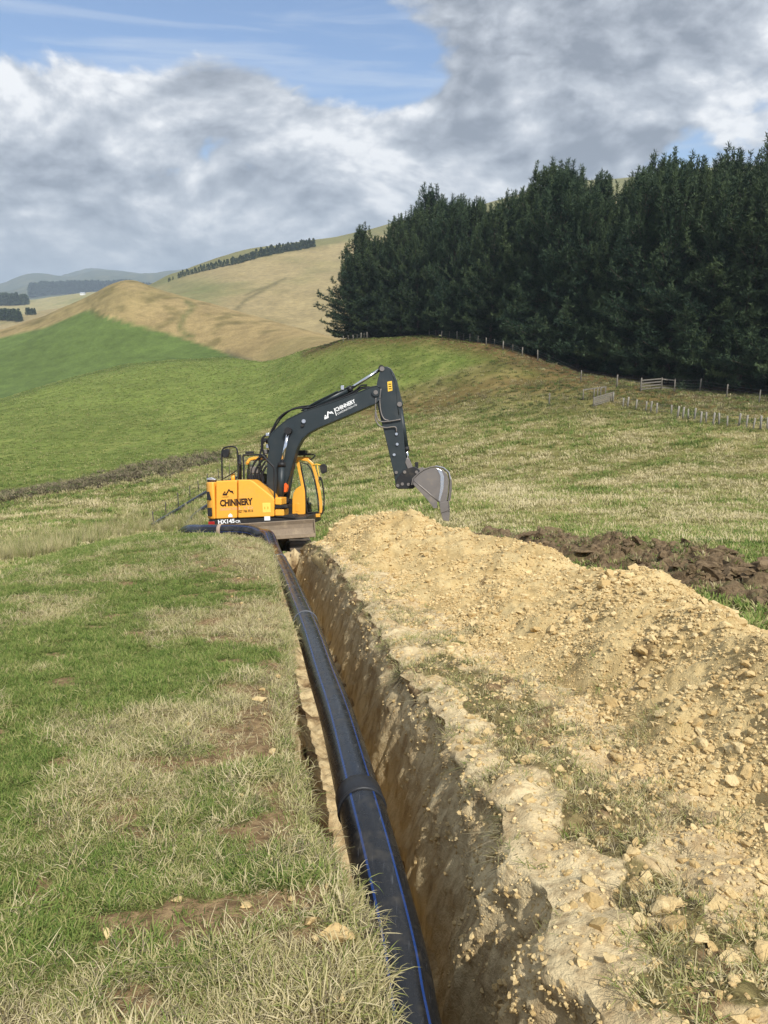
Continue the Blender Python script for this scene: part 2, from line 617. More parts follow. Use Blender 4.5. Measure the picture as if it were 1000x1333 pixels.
def m_clay(N, b):
    p = N.pos()
    n1 = N.noise(p, 2.2, 5, 0.6)
    n2 = N.noise(p, 19.0, 6, 0.65)
    n3 = N.noise(p, 80.0, 4, 0.65)
    soil = N.attr('soil')
    c = N.mix(N.ramp(n1, 0.3, 0.7), tuple(alb(198, 170, 116, 1.25)), tuple(alb(226, 201, 146, 1.25)))
    c = N.mix(N.ramp(n2, 0.5, 0.78, 0, 0.7), c, tuple(alb(236, 212, 160, 1.25)))
    c = N.mix(N.ramp(n2, 0.45, 0.22, 0, 0.6), c, tuple(alb(166, 132, 84, 1.3)))
    k = N.math('ADD', soil, N.math('MULTIPLY', N.math('SUBTRACT', n2, 0.5), 0.9))
    c = N.mix(N.ramp(k, 0.4, 0.75, 0, 0.9), c, tuple(alb(112, 86, 56)))
    N.l(c, b.inputs['Base Color'])
    bump(N, b, N.math('ADD', n2, N.math('MULTIPLY', n3, 0.5)), 0.9, 0.025)


def m_clod(N, b):
    p = N.pos()
    r = N.n('ShaderNodeObjectInfo').outputs['Random']
    tn = N.attr('tint')
    v = N.math('FRACT', N.math('ADD', r, tn))
    n2 = N.noise(p, 26.0, 5, 0.65)
    c = N.mix(v, tuple(alb(198, 169, 116, 1.2)), tuple(alb(232, 208, 156, 1.2)))
    c = N.mix(N.ramp(n2, 0.45, 0.7, 0, 0.5), c, tuple(alb(184, 154, 104, 1.2)))
    N.l(c, b.inputs['Base Color'])
    bump(N, b, n2, 0.8, 0.02)


def m_topsoil(N, b):
    p = N.pos()
    n2 = N.noise(p, 9.0, 6, 0.65)
    n1 = N.noise(p, 2.0, 4, 0.6)
    c = N.mix(N.ramp(n2, 0.3, 0.7), tuple(alb(96, 80, 60, 1.4)), tuple(alb(152, 130, 100, 1.4)))
    c = N.mix(N.ramp(n1, 0.52, 0.68, 0, 0.6), c, tuple(alb(112, 112, 64)))
    N.l(c, b.inputs['Base Color'])
    bump(N, b, n2, 0.9, 0.06)


M_FIELD = mat('pasture', rough=0.95, spec=0.1, build=m_field)
M_GROUND = mat('bank_ground', rough=0.95, spec=0.12, build=m_ground)
M_CLAY = mat('loose_clay', rough=0.95, spec=0.12, build=m_clay)
M_CLOD = mat('clay_lump', rough=0.95, spec=0.12, build=m_clod)
M_TOPSOIL = mat('dark_topsoil', rough=0.95, spec=0.12, build=m_topsoil)

# ------------------------------------------------------------------ far and middle land
NEAR = (-9.0, 12.0, -4.0, 18.6)      # x0, x1, y0, y1 of the finely built bank


def proj(P):
    """photo column, row and depth of world points"""
    x, y, z = P[:, 0], P[:, 1], P[:, 2] - EYE
    t = y * CP - z * SP
    dy = (-z * CP - y * SP) / t
    return 500 + F * x / t, 666.5 + F * dy, t


def land_colour(P):
    px, py, t = proj(P)
    x, y = P[:, 0], P[:, 1]
    n = fbm(x * 0.05, y * 0.05, 1.0, 4)
    nn = fbm(x * 0.3, y * 0.3, 4.0, 4)
    nb = fbm(x * 0.012, y * 0.012, 6.0, 4)
    C = np.empty((len(P), 3))
    olive = alb(128, 124, 70); straw = alb(184, 170, 116); green = alb(122, 138, 64, 1.4)
    dgreen = alb(74, 110, 42); brown = alb(112, 88, 56); tan = alb(170, 149, 102); hillg = alb(126, 130, 76)

    def lay(mask, c):
        m = np.clip(mask, 0, 1)[:, None]
        C[:] = C * (1 - m) + np.asarray(c) * m
    C[:] = olive
    lay(sstep(nn + 0.5 * n, 0.0, 0.35) * 0.7, straw)
    lay(sstep(-nn - 0.3 * n, 0.05, 0.4) * 0.6, alb(100, 116, 50))
    # bright field left of and behind the excavator, up to its fold
    hedge = np.interp(px, [-900, 0, 100, 200, 280, 345, 420, 520, 640, 700], [660, 645, 625, 605, 588, 560, 535, 510, 470, 440])
    left = sstep(hedge - py + 6 * nn, -4, 10) * sstep(680 - px, -20, 40) * (t > 60)
    lay(left * (0.85 + 0.3 * nn), green)
    lay(left * sstep(nn + n, 0.2, 0.6) * 0.5, alb(150, 150, 84))
    lay(left * sstep(-nn + n, 0.15, 0.5) * 0.35, alb(92, 116, 50))
    # brown bracken line under it; bare brown ground with the pines' shadow painted in
    dl = py - np.interp(px, [-900, 0, 100, 200, 280], [662, 650, 633, 612, 596])
    lay(np.exp(-(dl / 9.0) ** 2) * (px < 330) * (t > 50) * (t < 130) * 0.9, alb(104, 92, 68))
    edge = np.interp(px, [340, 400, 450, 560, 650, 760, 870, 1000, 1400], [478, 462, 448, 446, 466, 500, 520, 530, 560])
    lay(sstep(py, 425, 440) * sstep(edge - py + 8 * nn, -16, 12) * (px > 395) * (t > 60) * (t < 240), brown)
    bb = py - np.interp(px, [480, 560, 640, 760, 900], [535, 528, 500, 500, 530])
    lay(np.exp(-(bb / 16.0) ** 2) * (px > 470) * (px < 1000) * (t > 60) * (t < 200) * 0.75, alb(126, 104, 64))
    # second green field and the tan knoll above it
    far2 = (t > 225) & (px < 520)
    gb = np.interp(px, [-900, 0, 60, 112, 122, 135, 200, 230, 292, 320, 360], [470, 439, 424, 402, 401, 410, 428, 437, 459, 466, 480])
    lay(far2 * 1.0, tan)
    lay(far2 * sstep(py - gb + 3 * nb, -1.5, 2.5) * (t < 395), alb(98, 116, 58, 1.38))
    lay(far2 * sstep(py - gb + 3 * nb, -1.5, 2.5) * sstep(nb, 0.0, 0.3) * (t < 395) * 0.5, alb(76, 96, 46, 1.4))
    lay(far2 * sstep(gb - py, 0, 4) * sstep(-nb, 0.05, 0.35) * (t < 395) * 0.45, alb(140, 130, 82))
    # big hill
    hb = (t > 430) & (t < 1150)
    lay(hb * 1.0, alb(174, 156, 110))
    lay(hb * sstep(nb, 0.0, 0.4) * 0.5, hillg)
    ridge = np.interp(px, [190, 250, 320, 410, 525, 700], [378, 356, 337, 322, 302, 262])
    lay(hb * sstep(ridge - py, -3, 3) * 0.8, alb(128, 128, 78))
    lay(hb * sstep(px, 180, 230) * sstep(310 - px, 0, 50) * sstep(py, 352, 372) * sstep(402 - py, 0, 8) * 0.55, alb(112, 124, 68))
    def seg(pts, w, c, a, m):
        pts = np.array(pts, float)
        d = np.full(len(px), 1e9)
        for p, q in zip(pts, pts[1:]):
            v = q - p
            k = np.clip(((px - p[0]) * v[0] + (py - p[1]) * v[1]) / (v @ v), 0, 1)
            d = np.minimum(d, np.hypot(px - p[0] - k * v[0], py - p[1] - k * v[1]))
        lay(np.exp(-(d / w) ** 2) * a * m, c)
    kn = (t > 300) & (t < 395)
    seg([(244, 393), (252, 398), (247, 405), (238, 413), (235, 424), (238, 434), (250, 438)], 3.2, alb(104, 108, 60), 0.95, kn)
    seg([(244, 393), (252, 398), (247, 405), (238, 413), (235, 424), (238, 434)], 0.8, alb(176, 160, 112), 0.7, kn)
    seg([(115, 390), (122, 405), (131, 411)], 3.0, alb(112, 104, 64), 0.7, kn)
    seg([(306, 404), (318, 392), (331, 384), (345, 376), (362, 368)], 2.0, alb(112, 104, 66), 0.9, hb)
    seg([(318, 384), (350, 372), (372, 362)], 1.2, alb(116, 106, 68), 0.8, hb)
    seg([(296, 458), (315, 466), (340, 474)], 4.0, alb(120, 110, 80), 0.7, far2)
    seg([(0, 523), (60, 503), (120, 486), (170, 475), (230, 469), (300, 466)], 1.6, alb(64, 82, 36), 0.6, (t > 150) & (t < 300))
    kk = fbm(x * 0.08, y * 0.08, 16.0, 4)
    lay(far2 * (gb > py) * kn * sstep(kk, 0.08, 0.3) * 0.75, alb(120, 110, 68))
    lay(hb * sstep(fbm(x * 0.03, y * 0.03, 18.0, 5), 0.1, 0.45) * 0.45, alb(146, 132, 86))
    # far fields and ranges
    lay((t >= 1150) * 1.0, alb(186, 172, 118))
    lay((t >= 1150) * sstep(nb, -0.1, 0.2) * 0.7, alb(150, 150, 92))
    lay((t > 2300) * 1.0, alb(96, 104, 78))
    lay((t > 2300) * sstep(nb, 0.0, 0.3) * 0.6, alb(150, 142, 100))
    return C


def land_mesh(name, k0, k1, ua, ub, nu, per):
    us = np.linspace(ua, ub, nu)
    fi = (us - UG[0]) / (UG[1] - UG[0])
    i = np.clip(fi.astype(int), 0, len(UG) - 2); w = fi - i
    lerp = lambda A: A[:, i] * (1 - w) + A[:, i + 1] * w
    Yk, Zk, Mk = lerp(LY), lerp(LZ), lerp(LM)
    rows = []
    for k in range(k0, k1):
        n = per[k - k0]
        for j in range(n + (1 if k == k1 - 1 else 0)):
            rows.append(Yk[k] + (Yk[k + 1] - Yk[k]) * (j / n))
    Yr = np.array(rows)
    Xr = Yr * us[None, :]
    Zr = np.array([hermite(Yk, Zk, Mk, yr) for yr in Yr])
    P = np.stack([Xr, Yr, Zr], -1).reshape(-1, 3)
    P[:, 2] += rough_amp(P[:, 0], P[:, 1])
    if k0 <= 2:   # tuck the coarse sheet below the finely built bank
        ins = np.minimum.reduce([P[:, 0] - NEAR[0], NEAR[1] - P[:, 0], P[:, 1] - NEAR[2], NEAR[3] - P[:, 1]])
        P[:, 2] -= 2.2 * sstep(ins, 0.0, 1.2)
    me = mesh_np(name, P, grid_faces(len(Yr), nu))
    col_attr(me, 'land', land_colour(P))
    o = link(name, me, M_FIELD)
    return tag(o, kind='structure')


land_mesh('pasture', 1, 9, -1.3, 1.5, 560, [8, 16, 14, 26, 26, 26, 40, 10])
land_mesh('hills', 9, 14, -1.3, 1.5, 520, [36, 10, 30, 30, 8])
land_mesh('distant_hills', 14, 18, -1.3, 1.5, 420, [16, 10, 40, 8])

# ------------------------------------------------------------------ the bank we stand on, with the trench cut into it
LE = curve_xy([(498, 1333), (479, 1250), (460, 1170), (416, 1110), (380, 1010), (366, 940), (374, 880), (374, 820),
               (357, 760), (347, 722), (346, 708)])
RE = curve_xy([(800, 1333), (742, 1260), (705, 1165), (645, 1060), (590, 965), (552, 905), (524, 875), (505, 840),
               (474, 790), (438, 748), (404, 718), (390, 710)])


def ext(P, y):
    ys = np.concatenate([[-5.0], P[:, 1], [22.0]])
    x0 = P[0, 0] + 0.17 * (P[0, 1] + 5.0)
    x1 = P[-1, 0] - 0.15 * (22.0 - P[-1, 1])
    return smooth_interp(y, ys, np.concatenate([[x0], P[:, 0], [x1]]), 0.25)


def once(fn):
    """a whole row shares one y: work it out once"""
    memo = {}

    def wrap(y):
        y = np.asarray(y, float)
        if y.size and y.flat[0] == y.flat[-1] and (y.size < 3 or np.ptp(y) == 0):
            k = float(y.flat[0])
            if k not in memo:
                memo[k] = float(fn(np.array([k]))[0])
            return np.full(y.shape, memo[k])
        return fn(y)
    return wrap


@once
def edge_l(y):
    return ext(LE, y) + 0.035 * fbm(y * 2.1, y * 0 + 3, 0, 3) + 0.02 * fbm(y * 9, y * 0 + 8, 0, 2)


@once
def edge_r(y):
    return ext(RE, y) + 0.10 * fbm(y * 1.6, y * 0 + 21, 0, 3) + 0.035 * fbm(y * 7, y * 0 + 5, 0, 3)


_pp = np.array([pt(px, py, hb * 1000.0 / (py - 617)) for px, py, hb in ((560, 1470, 2.44), (532, 1333, 2.38), (518.5, 1250, 2.28), (491, 1130, 2.13), (469, 1045, 2.03),
                (441, 940, 1.96), (421, 880, 1.90), (405, 830, 1.82), (389.5, 790, 1.76), (371, 745, 1.68), (358, 720, 1.61))])


def wall_foot(y, xr):
    """foot of the right wall: the cut narrows towards the pipe"""
    return min(xr - 0.14, max(float(np.interp(y, _pp[:, 1], _pp[:, 0])) + 0.17, xr - 0.30))


@once
def tr_depth(y):
    return 1.15 * (1 - sstep(y, 17.35, 17.65)) - 0.15 * sstep(y, 4, 12)


# crest of the spoil heap (photo column, row, height above the bank) and its toe on the trench side
_cp = [(1000, 818, 0.78), (905, 788, 0.66), (835, 748, 0.66), (765, 742, 0.52),
       (690, 708, 0.66), (600, 688, 0.80), (520, 677, 0.86), (478, 677, 0.80), (446, 692, 0.40)]
_c = np.array([[*on_plane(*p), p[2]] for p in _cp])
_c = _c[np.argsort(_c[:, 1])]
TOE = curve_xy([(1000, 1150), (900, 1075), (835, 990), (740, 905), (680, 880), (585, 828), (500, 775), (440, 738), (418, 722)])


def heap_ridge(y):
    ys = np.concatenate([[-5.0, 1.0, 3.2], _c[:, 1], [16.3]])
    xs = np.concatenate([[3.6, 3.0, 2.65], _c[:, 0], [_c[-1, 0] - 0.2]])
    hs = np.concatenate([[0.5, 0.7, 0.76], _c[:, 3], [0.0]])
    return smooth_interp(y, ys, xs, 0.4), smooth_interp(y, ys, hs, 0.3)


@once
def heap_toe(y):
    ys = np.concatenate([[-5.0], TOE[:, 1], [20.0]])
    xs = np.concatenate([[TOE[0, 0] + 0.9], TOE[:, 0], [TOE[-1, 0] - 0.4]])
    return smooth_interp(y, ys, xs, 0.3)


def grass_state(x, y):
    """(green 0..1, bare 0..1) of the turf; shared by the ground colour and the blades"""
    dl = edge_l(y) - x                              # metres left of the trench
    dr = x - edge_r(y)
    d = np.where(x < edge_l(y), dl, dr)
    n = fbm(x * 0.55, y * 0.55, 2.0, 4)
    n2 = fbm(x * 1.9, y * 1.4, 5.0, 4)
    g = 0.66 + 1.7 * n + 0.6 * n2
    g = g + 0.30 * sstep(dl, 0.9, 2.0) - 0.35 * sstep(1.0 - dl, 0.0, 0.9)
    g = g - 0.45 * np.exp(-((y - 13.5) / 2.6) ** 2) * sstep(dl, -0.2, 0.3) * sstep(4.6 - dl, 0, 2.0)
    g = g - 0.30 * sstep(2.6 - y, 0.0, 0.7)
    g = g - 0.5 * np.exp(-(((x + 2.9) / 1.3) ** 2 + ((y - 8.4) / 0.7) ** 2)) - 0.4 * np.exp(-(((x + 3.0) / 0.8) ** 2 + ((y - 6.3) / 0.5) ** 2))
    g = np.where(x > edge_r(y), 0.10 + 0.5 * n, g)
    bare = sstep(fbm(x * 1.7 + 9, y * 2.6, 11.0, 4) + 0.20 * sstep(1.5 - dl, 0, 1.2) + 0.02, 0.18, 0.36)
    for bx, by, rx, ry in ((-1.75, 13.6, 0.55, 0.5), (-1.25, 4.05, 0.42, 0.10), (-0.62, 4.25, 0.26, 0.16), (-0.55, 3.2, 0.3, 0.1), (-0.8, 4.9, 0.3, 0.12)):
        bare = np.maximum(bare, sstep(1.25 - np.hypot((x - bx) / rx, (y - by) / ry) + 0.5 * n2, 0.1, 0.5))
    return np.clip(g, 0, 1), np.clip(bare, 0, 1)


def bank_z(x, y):
    z = H(x, y)
    z = z + 0.030 * fbm(x * 1.1, y * 1.1, 0.5, 3) + 0.014 * fbm(x * 5, y * 5, 1.5, 3)
    d = x - edge_r(y)
    dist = sstep(d, -0.05, 0.15) * sstep(3.0 - d, 0, 1.5)
    z = z + dist * (0.05 + 0.10 * fbm(x * 1.5, y * 1.5, 8.0, 4) + 0.05 * fbm(x * 5.0, y * 5.0, 9.0, 4))
    w, w2 = worley(x * 4.2, y * 4.2)
    z = z + dist * 0.06 * np.clip(0.5 - w, -0.2, 0.5) * sstep(1.4 - d, 0, 1.0)
    z = z - 0.05 * np.exp(-((edge_l(y) - x) / 0.10) ** 2) * (x < edge_l(y) + 0.01)
    return z


WALL = []


def build_bank():
    ys = [-4.0]
    while ys[-1] < NEAR[3]:
        y = ys[-1]
        ys.append(y + (0.12 if y < 1.4 else max(0.014, 0.0058 * y)))
    ys[-1] = NEAR[3]
    ys = np.array(ys)
    nl, nw, nb, nv, nr = 120, 34, 20, 64, 210
    V, A = [], {'clay': [], 'soil': [], 'green': []}
    for y in ys:
        xl, xr = float(edge_l(np.array([y]))[0]), float(edge_r(np.array([y]))[0])
        dep = float(tr_depth(np.array([y]))[0])
        s = np.linspace(1, 0, nl)
        x1 = NEAR[0] + (xl - NEAR[0]) * (1 - s ** 1.7)
        s = np.linspace(0, 1, nr)
        x5 = xr + (NEAR[1] - xr) * (s ** 2.0)
        x1[0] = NEAR[0]
        yy1, yy5 = np.full(nl, y), np.full(nr, y)
        z1, z5 = bank_z(x1, yy1), bank_z(x5, yy5)
        fl = np.concatenate([sstep(x1 - NEAR[0], 0, 0.6), sstep(NEAR[1] - x5, 0, 0.6)]) * float(sstep(np.array([NEAR[3] - y]), 0, 0.6)[0])
        h1, h5 = H(x1, yy1), H(x5, yy5)
        z1 = h1 + (z1 - h1) * fl[:nl]; z5 = h5 + (z5 - h5) * fl[nl:]
        zb = -SLOPE * y - dep
        zb = min(zb, z1[-1] - 0.01, z5[0] - 0.01)
        k = np.linspace(0, 1, nw + 2)[1:-1]
        lean = 0.10 + 0.07 * math.sin(y * 1.3)
        x2 = xl + lean * k ** 1.2
        z2 = z1[-1] + (zb - z1[-1]) * k
        xa, xb = xl + lean, wall_foot(y, xr)
        kb = np.linspace(0, 1, nb)
        x3 = xa + (xb - xa) * kb
        qb = np.full(nb, y)
        wf, wf2 = worley(x3 * 7, qb * 7)
        z3 = zb + 0.10 * fbm(x3 * 3, qb * 3.0, 0, 3) + 0.06 * fbm(x3 * 10, qb * 10.0, 5.0, 3) + 0.09 * np.clip(0.5 - wf, -0.1, 0.5) + 0.16 * (np.abs(kb - 0.5) * 2) ** 3
        kv = np.linspace(0, 1, nv + 2)[1:-1]
        x4 = xb + (xr - xb) * kv ** 1.15
        z4 = z3[-1] + (z5[0] - z3[-1]) * kv
        # ragged, scraped walls: broken lumps near the lip, long scrapes below
        q = np.full(nv, y)
        f4 = np.clip(dep / 0.6, 0, 1)
        lip = sstep(kv, 0.45, 0.92)
        n4 = (0.085 * fbm(q * 1.1, z4 * 0.6, 4.0, 3) + 0.062 * fbm(q * 3.1, z4 * 1.3, 6.0, 4) + 0.035 * fbm(q * 9, z4 * 4.0, 2.0, 3)
              + lip * (0.13 * fbm(q * 2.4, z4 * 3.0, 12.0, 4) + 0.05 * fbm(q * 8.0, z4 * 8.0, 13.0, 3)))
        wv, wv2 = worley(q * 3.4, z4 * 3.0)
        n4 = n4 + lip * 0.10 * (wv - 0.45)
        wv, wv2 = worley(q * 7.0 + 3, z4 * 5.0)
        n4 = n4 + 0.050 * (wv - 0.4) * (0.25 + 0.75 * lip) + 0.030 * np.abs(fbm(q * 7.0, z4 * 1.6, 17.0, 4)) + 0.016 * fbm(q * 22.0, z4 * 14.0, 18.0, 3)
        x4 = x4 + f4 * n4 * sstep(kv, 0.0, 0.15) * (1 - 0.6 * sstep(kv, 0.93, 1.0))
        WALL.append(np.stack([x4, np.full(nv, y), z4, kv], -1)[8:])
        q2 = np.full(nw, y)
        x2 = x2 + f4 * (0.09 * fbm(q2 * 2.6, z2 * 2.4, 14.0, 4) + 0.045 * fbm(q2 * 9, z2 * 6, 15.0, 4)) * sstep(k, 0, 0.2)
        xs = np.concatenate([x1, x2, x3, x4, x5])
        zs = np.concatenate([z1, z2, z3, z4, z5])
        V.append(np.stack([xs, np.full(len(xs), y), zs], -1))
        g1, b1 = grass_state(x1, yy1)
        g5, b5 = grass_state(x5, yy5)
        d5 = x5 - xr
        toe = float(heap_toe(np.array([y]))[0]) - xr
        n5 = fbm(x5 * 2.0, yy5 * 2.0, 31.0, 4)
        c5 = sstep(0.55 * sstep(0.55 - d5, 0, 0.5) + 0.55 * sstep(d5, toe - 0.7, toe - 0.1) + 0.9 * n5, 0.18, 0.5) * sstep(3.2 - d5, 0, 0.6)
        c2 = 0.85 * sstep(k + 0.6 * fbm(q2 * 3.0, z2 * 3.0, 19.0, 4), 0.15, 0.7)
        c4 = 1 - sstep(kv + 0.16 * fbm(q * 3, z4 * 2, 9.0, 3), 0.80, 0.97) * (0.7 if y > 5.5 else 0.25)
        A['clay'].append(np.concatenate([0.15 * b1, c2, np.clip(0.62 + 0.9 * fbm(x3 * 3.5, qb * 3.5, 22.0, 4), 0, 1), c4, c5]))
        A['soil'].append(np.concatenate([b1, 0.9 - 0 * k, np.full(nb, 0.9), np.full(nv, 0.9), sstep(fbm(x5 * 2.4, yy5 * 2.4, 40.0, 3), 0.0, 0.35) * sstep(3 - d5, 0, 1)]))
        A['green'].append(np.concatenate([g1, np.zeros(nw + nb + nv), g5]))
    nc = nl + nw + nb + nv + nr
    me = mesh_np('ground', np.concatenate(V), grid_faces(len(ys), nc), {k: np.concatenate(v) for k, v in A.items()})
    tag(link('ground', me, M_GROUND), kind='structure')


build_bank()


# ------------------------------------------------------------------ spoil heap
def heap_h(x, y):
    """height of the clay heap above the bank"""
    xr, hr = heap_ridge(y)
    xt = heap_toe(y)
    wn = np.maximum(xr - xt, 0.35)
    wf = np.maximum(hr * 1.75, 0.5)
    d = x - xr
    s = np.where(d < 0, -d / wn, d / wf)
    s = s + 0.10 * fbm(x * 1.0, y * 1.0, 50.0, 3)
    h = hr * (1.06 - np.sqrt(s * s + 0.012))
    env = sstep(h, -0.10, 0.25)
    h = h + env * (0.30 * fbm(x * 0.75, y * 0.75, 51.0, 3) + 0.11 * fbm(x * 2.6, y * 2.6, 52.0, 4))
    w, w2 = worley(x * 5.0, y * 5.0)
    h = h + env * 0.05 * np.clip(0.55 - w, -0.1, 0.5) * (0.6 + fbm(x, y, 53.0, 2))
    w, w2 = worley(x * 2.4 + 7, y * 2.4)
    h = h + env * 0.10 * np.clip(0.5 - w, -0.15, 0.5) * sstep(fbm(x * 0.8, y * 0.8, 55.0, 2), -0.2, 0.3)
    w, w2 = worley(x * 13.0 + 4, y * 13.0)
    h = h + env * 0.036 * np.clip(0.55 - w, -0.1, 0.5)
    h = h + env * 0.012 * fbm(x * 18.0, y * 18.0, 54.0, 3)
    return h


def build_heap():
    ys = [-1.5]
    while ys[-1] < 16.4:
        y = ys[-1]
        ys.append(y + (0.06 if y < 2.0 else max(0.018, 0.0052 * y)))
    ys = np.array(ys)
    nc = 250
    xr, hr = heap_ridge(ys)
    xt = heap_toe(ys)
    a = xt - 0.30
    b = xr + np.maximum(hr * 1.75, 0.5) * 1.2 + 0.15
    s = np.linspace(0, 1, nc)
    Xg = a[:, None] + (b - a)[:, None] * s[None, :]
    Yg = np.repeat(ys[:, None], nc, 1)
    x, y = Xg.ravel(), Yg.ravel()
    h = heap_h(x, y)
    side = np.minimum(s, 1 - s)[None, :] + 0 * Yg
    h = np.where(side.ravel() < 0.004, -0.35, h - 0.045)
    z = bank_z(x, y) * 1.0
    z = H(x, y) + 0.03 + h
    soil = 0.75 * sstep(fbm(x * 1.3, y * 1.3, 60.0, 4) + 0.25 * sstep(0.18 - h, 0, 0.2), 0.22, 0.55)
    me = mesh_np('spoil_heap', np.stack([x, y, z], -1), grid_faces(len(ys), nc), {'soil': soil})
    tag(link('spoil_heap', me, M_CLAY), 'long crumbling heap of yellow clay spoil beside the trench', 'dirt heap')


build_heap()


def surf(x, y):
    """top of whatever earth lies at x, y right of the trench"""
    return np.maximum(bank_z(x, y), H(x, y) + 0.03 + heap_h(x, y) - 0.045)


# dark strip of stripped topsoil beyond the heap
_ts = np.array([[*on_plane(*p), p[2]] for p in ((1120, 765, 0.32), (1000, 738, 0.36), (900, 716, 0.42), (800, 704, 0.42), (720, 695, 0.38), (650, 690, 0.30), (600, 690, 0.1))])


def build_topsoil():
    n, c = 420, 90
    L = np.concatenate([[0], np.cumsum(np.hypot(np.diff(_ts[:, 0]), np.diff(_ts[:, 1])))])
    q = np.linspace(0, L[-1], n)
    cx = smooth_interp(q, L, _ts[:, 0], 0.5); cy = smooth_interp(q, L, _ts[:, 1], 0.5); hh = smooth_interp(q, L, _ts[:, 3], 0.4)
    tx, ty = np.gradient(cx, q), np.gradient(cy, q)
    ln = np.hypot(tx, ty); nx, ny = -ty / ln, tx / ln
    s = np.linspace(-1, 1, c)
    wid = 1.25 + 0.3 * fbm(q * 0.7, q * 0, 70.0, 3)
    x = (cx[:, None] + nx[:, None] * s[None, :] * wid[:, None]).ravel()
    y = (cy[:, None] + ny[:, None] * s[None, :] * wid[:, None]).ravel()
    ss = np.repeat(s[None, :], n, 0).ravel()
    h = 0.98 * np.repeat(hh[:, None], c, 1).ravel() * (1.0 - np.abs(ss) ** 1.6)
    env = sstep(h, 0, 0.15)
    w, w2 = worley(x * 2.3, y * 2.3)
    h = h + env * (0.40 * fbm(x * 1.0, y * 1.0, 71.0, 3) + 0.20 * fbm(x * 3.2, y * 3.2, 72.0, 4) + 0.34 * np.clip(0.5 - w, -0.3, 0.5) * (0.5 + fbm(x * 0.8, y * 0.8, 73.0, 2)))
    w, w2 = worley(x * 6.3, y * 6.3)
    h = h + env * 0.09 * np.clip(0.5 - w, -0.3, 0.5)
    end = np.minimum(q, L[-1] - q)
    h = h * np.repeat(sstep(end, 0, 0.8)[:, None], c, 1).ravel() - 0.05 - 0.2 * (np.abs(ss) > 0.99)
    global TOP_P
    TOP_P = np.stack([x, y, H(x, y) + h], -1)[(np.abs(ss) < 0.85)]
    me = mesh_np('topsoil_heap', np.stack([x, y, H(x, y) + h], -1), grid_faces(n, c))
    tag(link('topsoil_heap', me, M_TOPSOIL), 'low ragged strip of dark brown topsoil sods on the grass beyond the clay heap', 'dirt heap')


build_topsoil()
# ------------------------------------------------------------------ solid-shape helper
class MB:
    """collects solids into one mesh"""
    def __init__(self):
        self.bm = bmesh.new()

    def prism(self, pts, va, vb):
        """polygon pts (3D) swept from offset va to offset vb (vectors)"""
        A = [self.bm.verts.new(Vector(p) + Vector(va)) for p in pts]
        B = [self.bm.verts.new(Vector(p) + Vector(vb)) for p in pts]
        n = len(pts)
        self.bm.faces.new(A)
        self.bm.faces.new(B[::-1])
        for i in range(n):
            self.bm.faces.new((A[i], B[i], B[(i + 1) % n], A[(i + 1) % n]))
        return self

    def box(self, lo, hi):
        x0, y0, z0 = lo; x1, y1, z1 = hi
        return self.prism([(x0, y0, z0), (x1, y0, z0), (x1, y0, z1), (x0, y0, z1)], (0, 0, 0), (0, y1 - y0, 0))

    def tube(self, pts, r, seg=8, cap=True):
        pts = [Vector(p) for p in pts]
        rr = r if isinstance(r, (list, tuple)) else [r] * len(pts)
        up = Vector((0.3, 0.2, 1)).normalized()
        rings = []
        for i, p in enumerate(pts):
            a = pts[max(i - 1, 0)]; b = pts[min(i + 1, len(pts) - 1)]
            d = (b - a).normalized()
            s = d.cross(up)
            if s.length < 1e-3:
                s = d.cross(Vector((1, 0, 0)))
            s.normalize()
            q = s.cross(d)
            rings.append([self.bm.verts.new(p + (s * math.cos(k * 2 * math.pi / seg) + q * math.sin(k * 2 * math.pi / seg)) * rr[i]) for k in range(seg)])
        for a, b in zip(rings, rings[1:]):
            for k in range(seg):
                f = self.bm.faces.new((a[k], a[(k + 1) % seg], b[(k + 1) % seg], b[k]))
                f.smooth = True
        if cap:
            self.bm.faces.new(rings[0][::-1]); self.bm.faces.new(rings[-1])
        return self

    def strip(self, A, B, thick):
        """plate between two polylines, with thickness along its normal"""
        A = [Vector(a) for a in A]; B = [Vector(b) for b in B]
        n = len(A)
        nor = []
        for i in range(n):
            t = A[min(i + 1, n - 1)] - A[max(i - 1, 0)]
            nor.append(t.cross(B[i] - A[i]).normalized() * thick)
        v = [[self.bm.verts.new(p) for p in row] for row in (A, B, [a + q for a, q in zip(A, nor)], [b + q for b, q in zip(B, nor)])]
        for i in range(n - 1):
            for a, b in ((0, 1), (3, 2), (2, 0), (1, 3)):
                self.bm.faces.new((v[a][i], v[b][i], v[b][i + 1], v[a][i + 1]))
        for i in (0, n - 1):
            self.bm.faces.new((v[0][i], v[1][i], v[3][i], v[2][i]))
        return self

    def build(self, name, m, parent=None, bevel=0.0, seg=2, smooth=None):
        bm = self.bm
        bmesh.ops.recalc_face_normals(bm, faces=bm.faces[:])
        if bevel:
            bm.normal_update()
            es = [e for e in bm.edges if len(e.link_faces) == 2 and e.calc_face_angle(0) > 0.5]
            bmesh.ops.bevel(bm, geom=es, offset=bevel, segments=seg, profile=0.5, affect='EDGES', clamp_overlap=True)
        if smooth is not None:
            for f in bm.faces:
                f.smooth = smooth
        me = bpy.data.meshes.new(name)
        bm.to_mesh(me)
        bm.free()
        return link(name, me, m, parent)


def smooth_path(pts, n=8):
    """Catmull-Rom through points"""
    P = [Vector(p) for p in pts]
    P = [P[0] * 2 - P[1]] + P + [P[-1] * 2 - P[-2]]
    out = []
    for i in range(1, len(P) - 2):
        for k in range(n):
            t = k / n
            a, b, c, d = P[i - 1:i + 3]
            out.append(0.5 * ((2 * b) + (c - a) * t + (2 * a - 5 * b + 4 * c - d) * t * t + (3 * b - a - 3 * c + d) * t ** 3))
    out.append(P[-2])
    return out


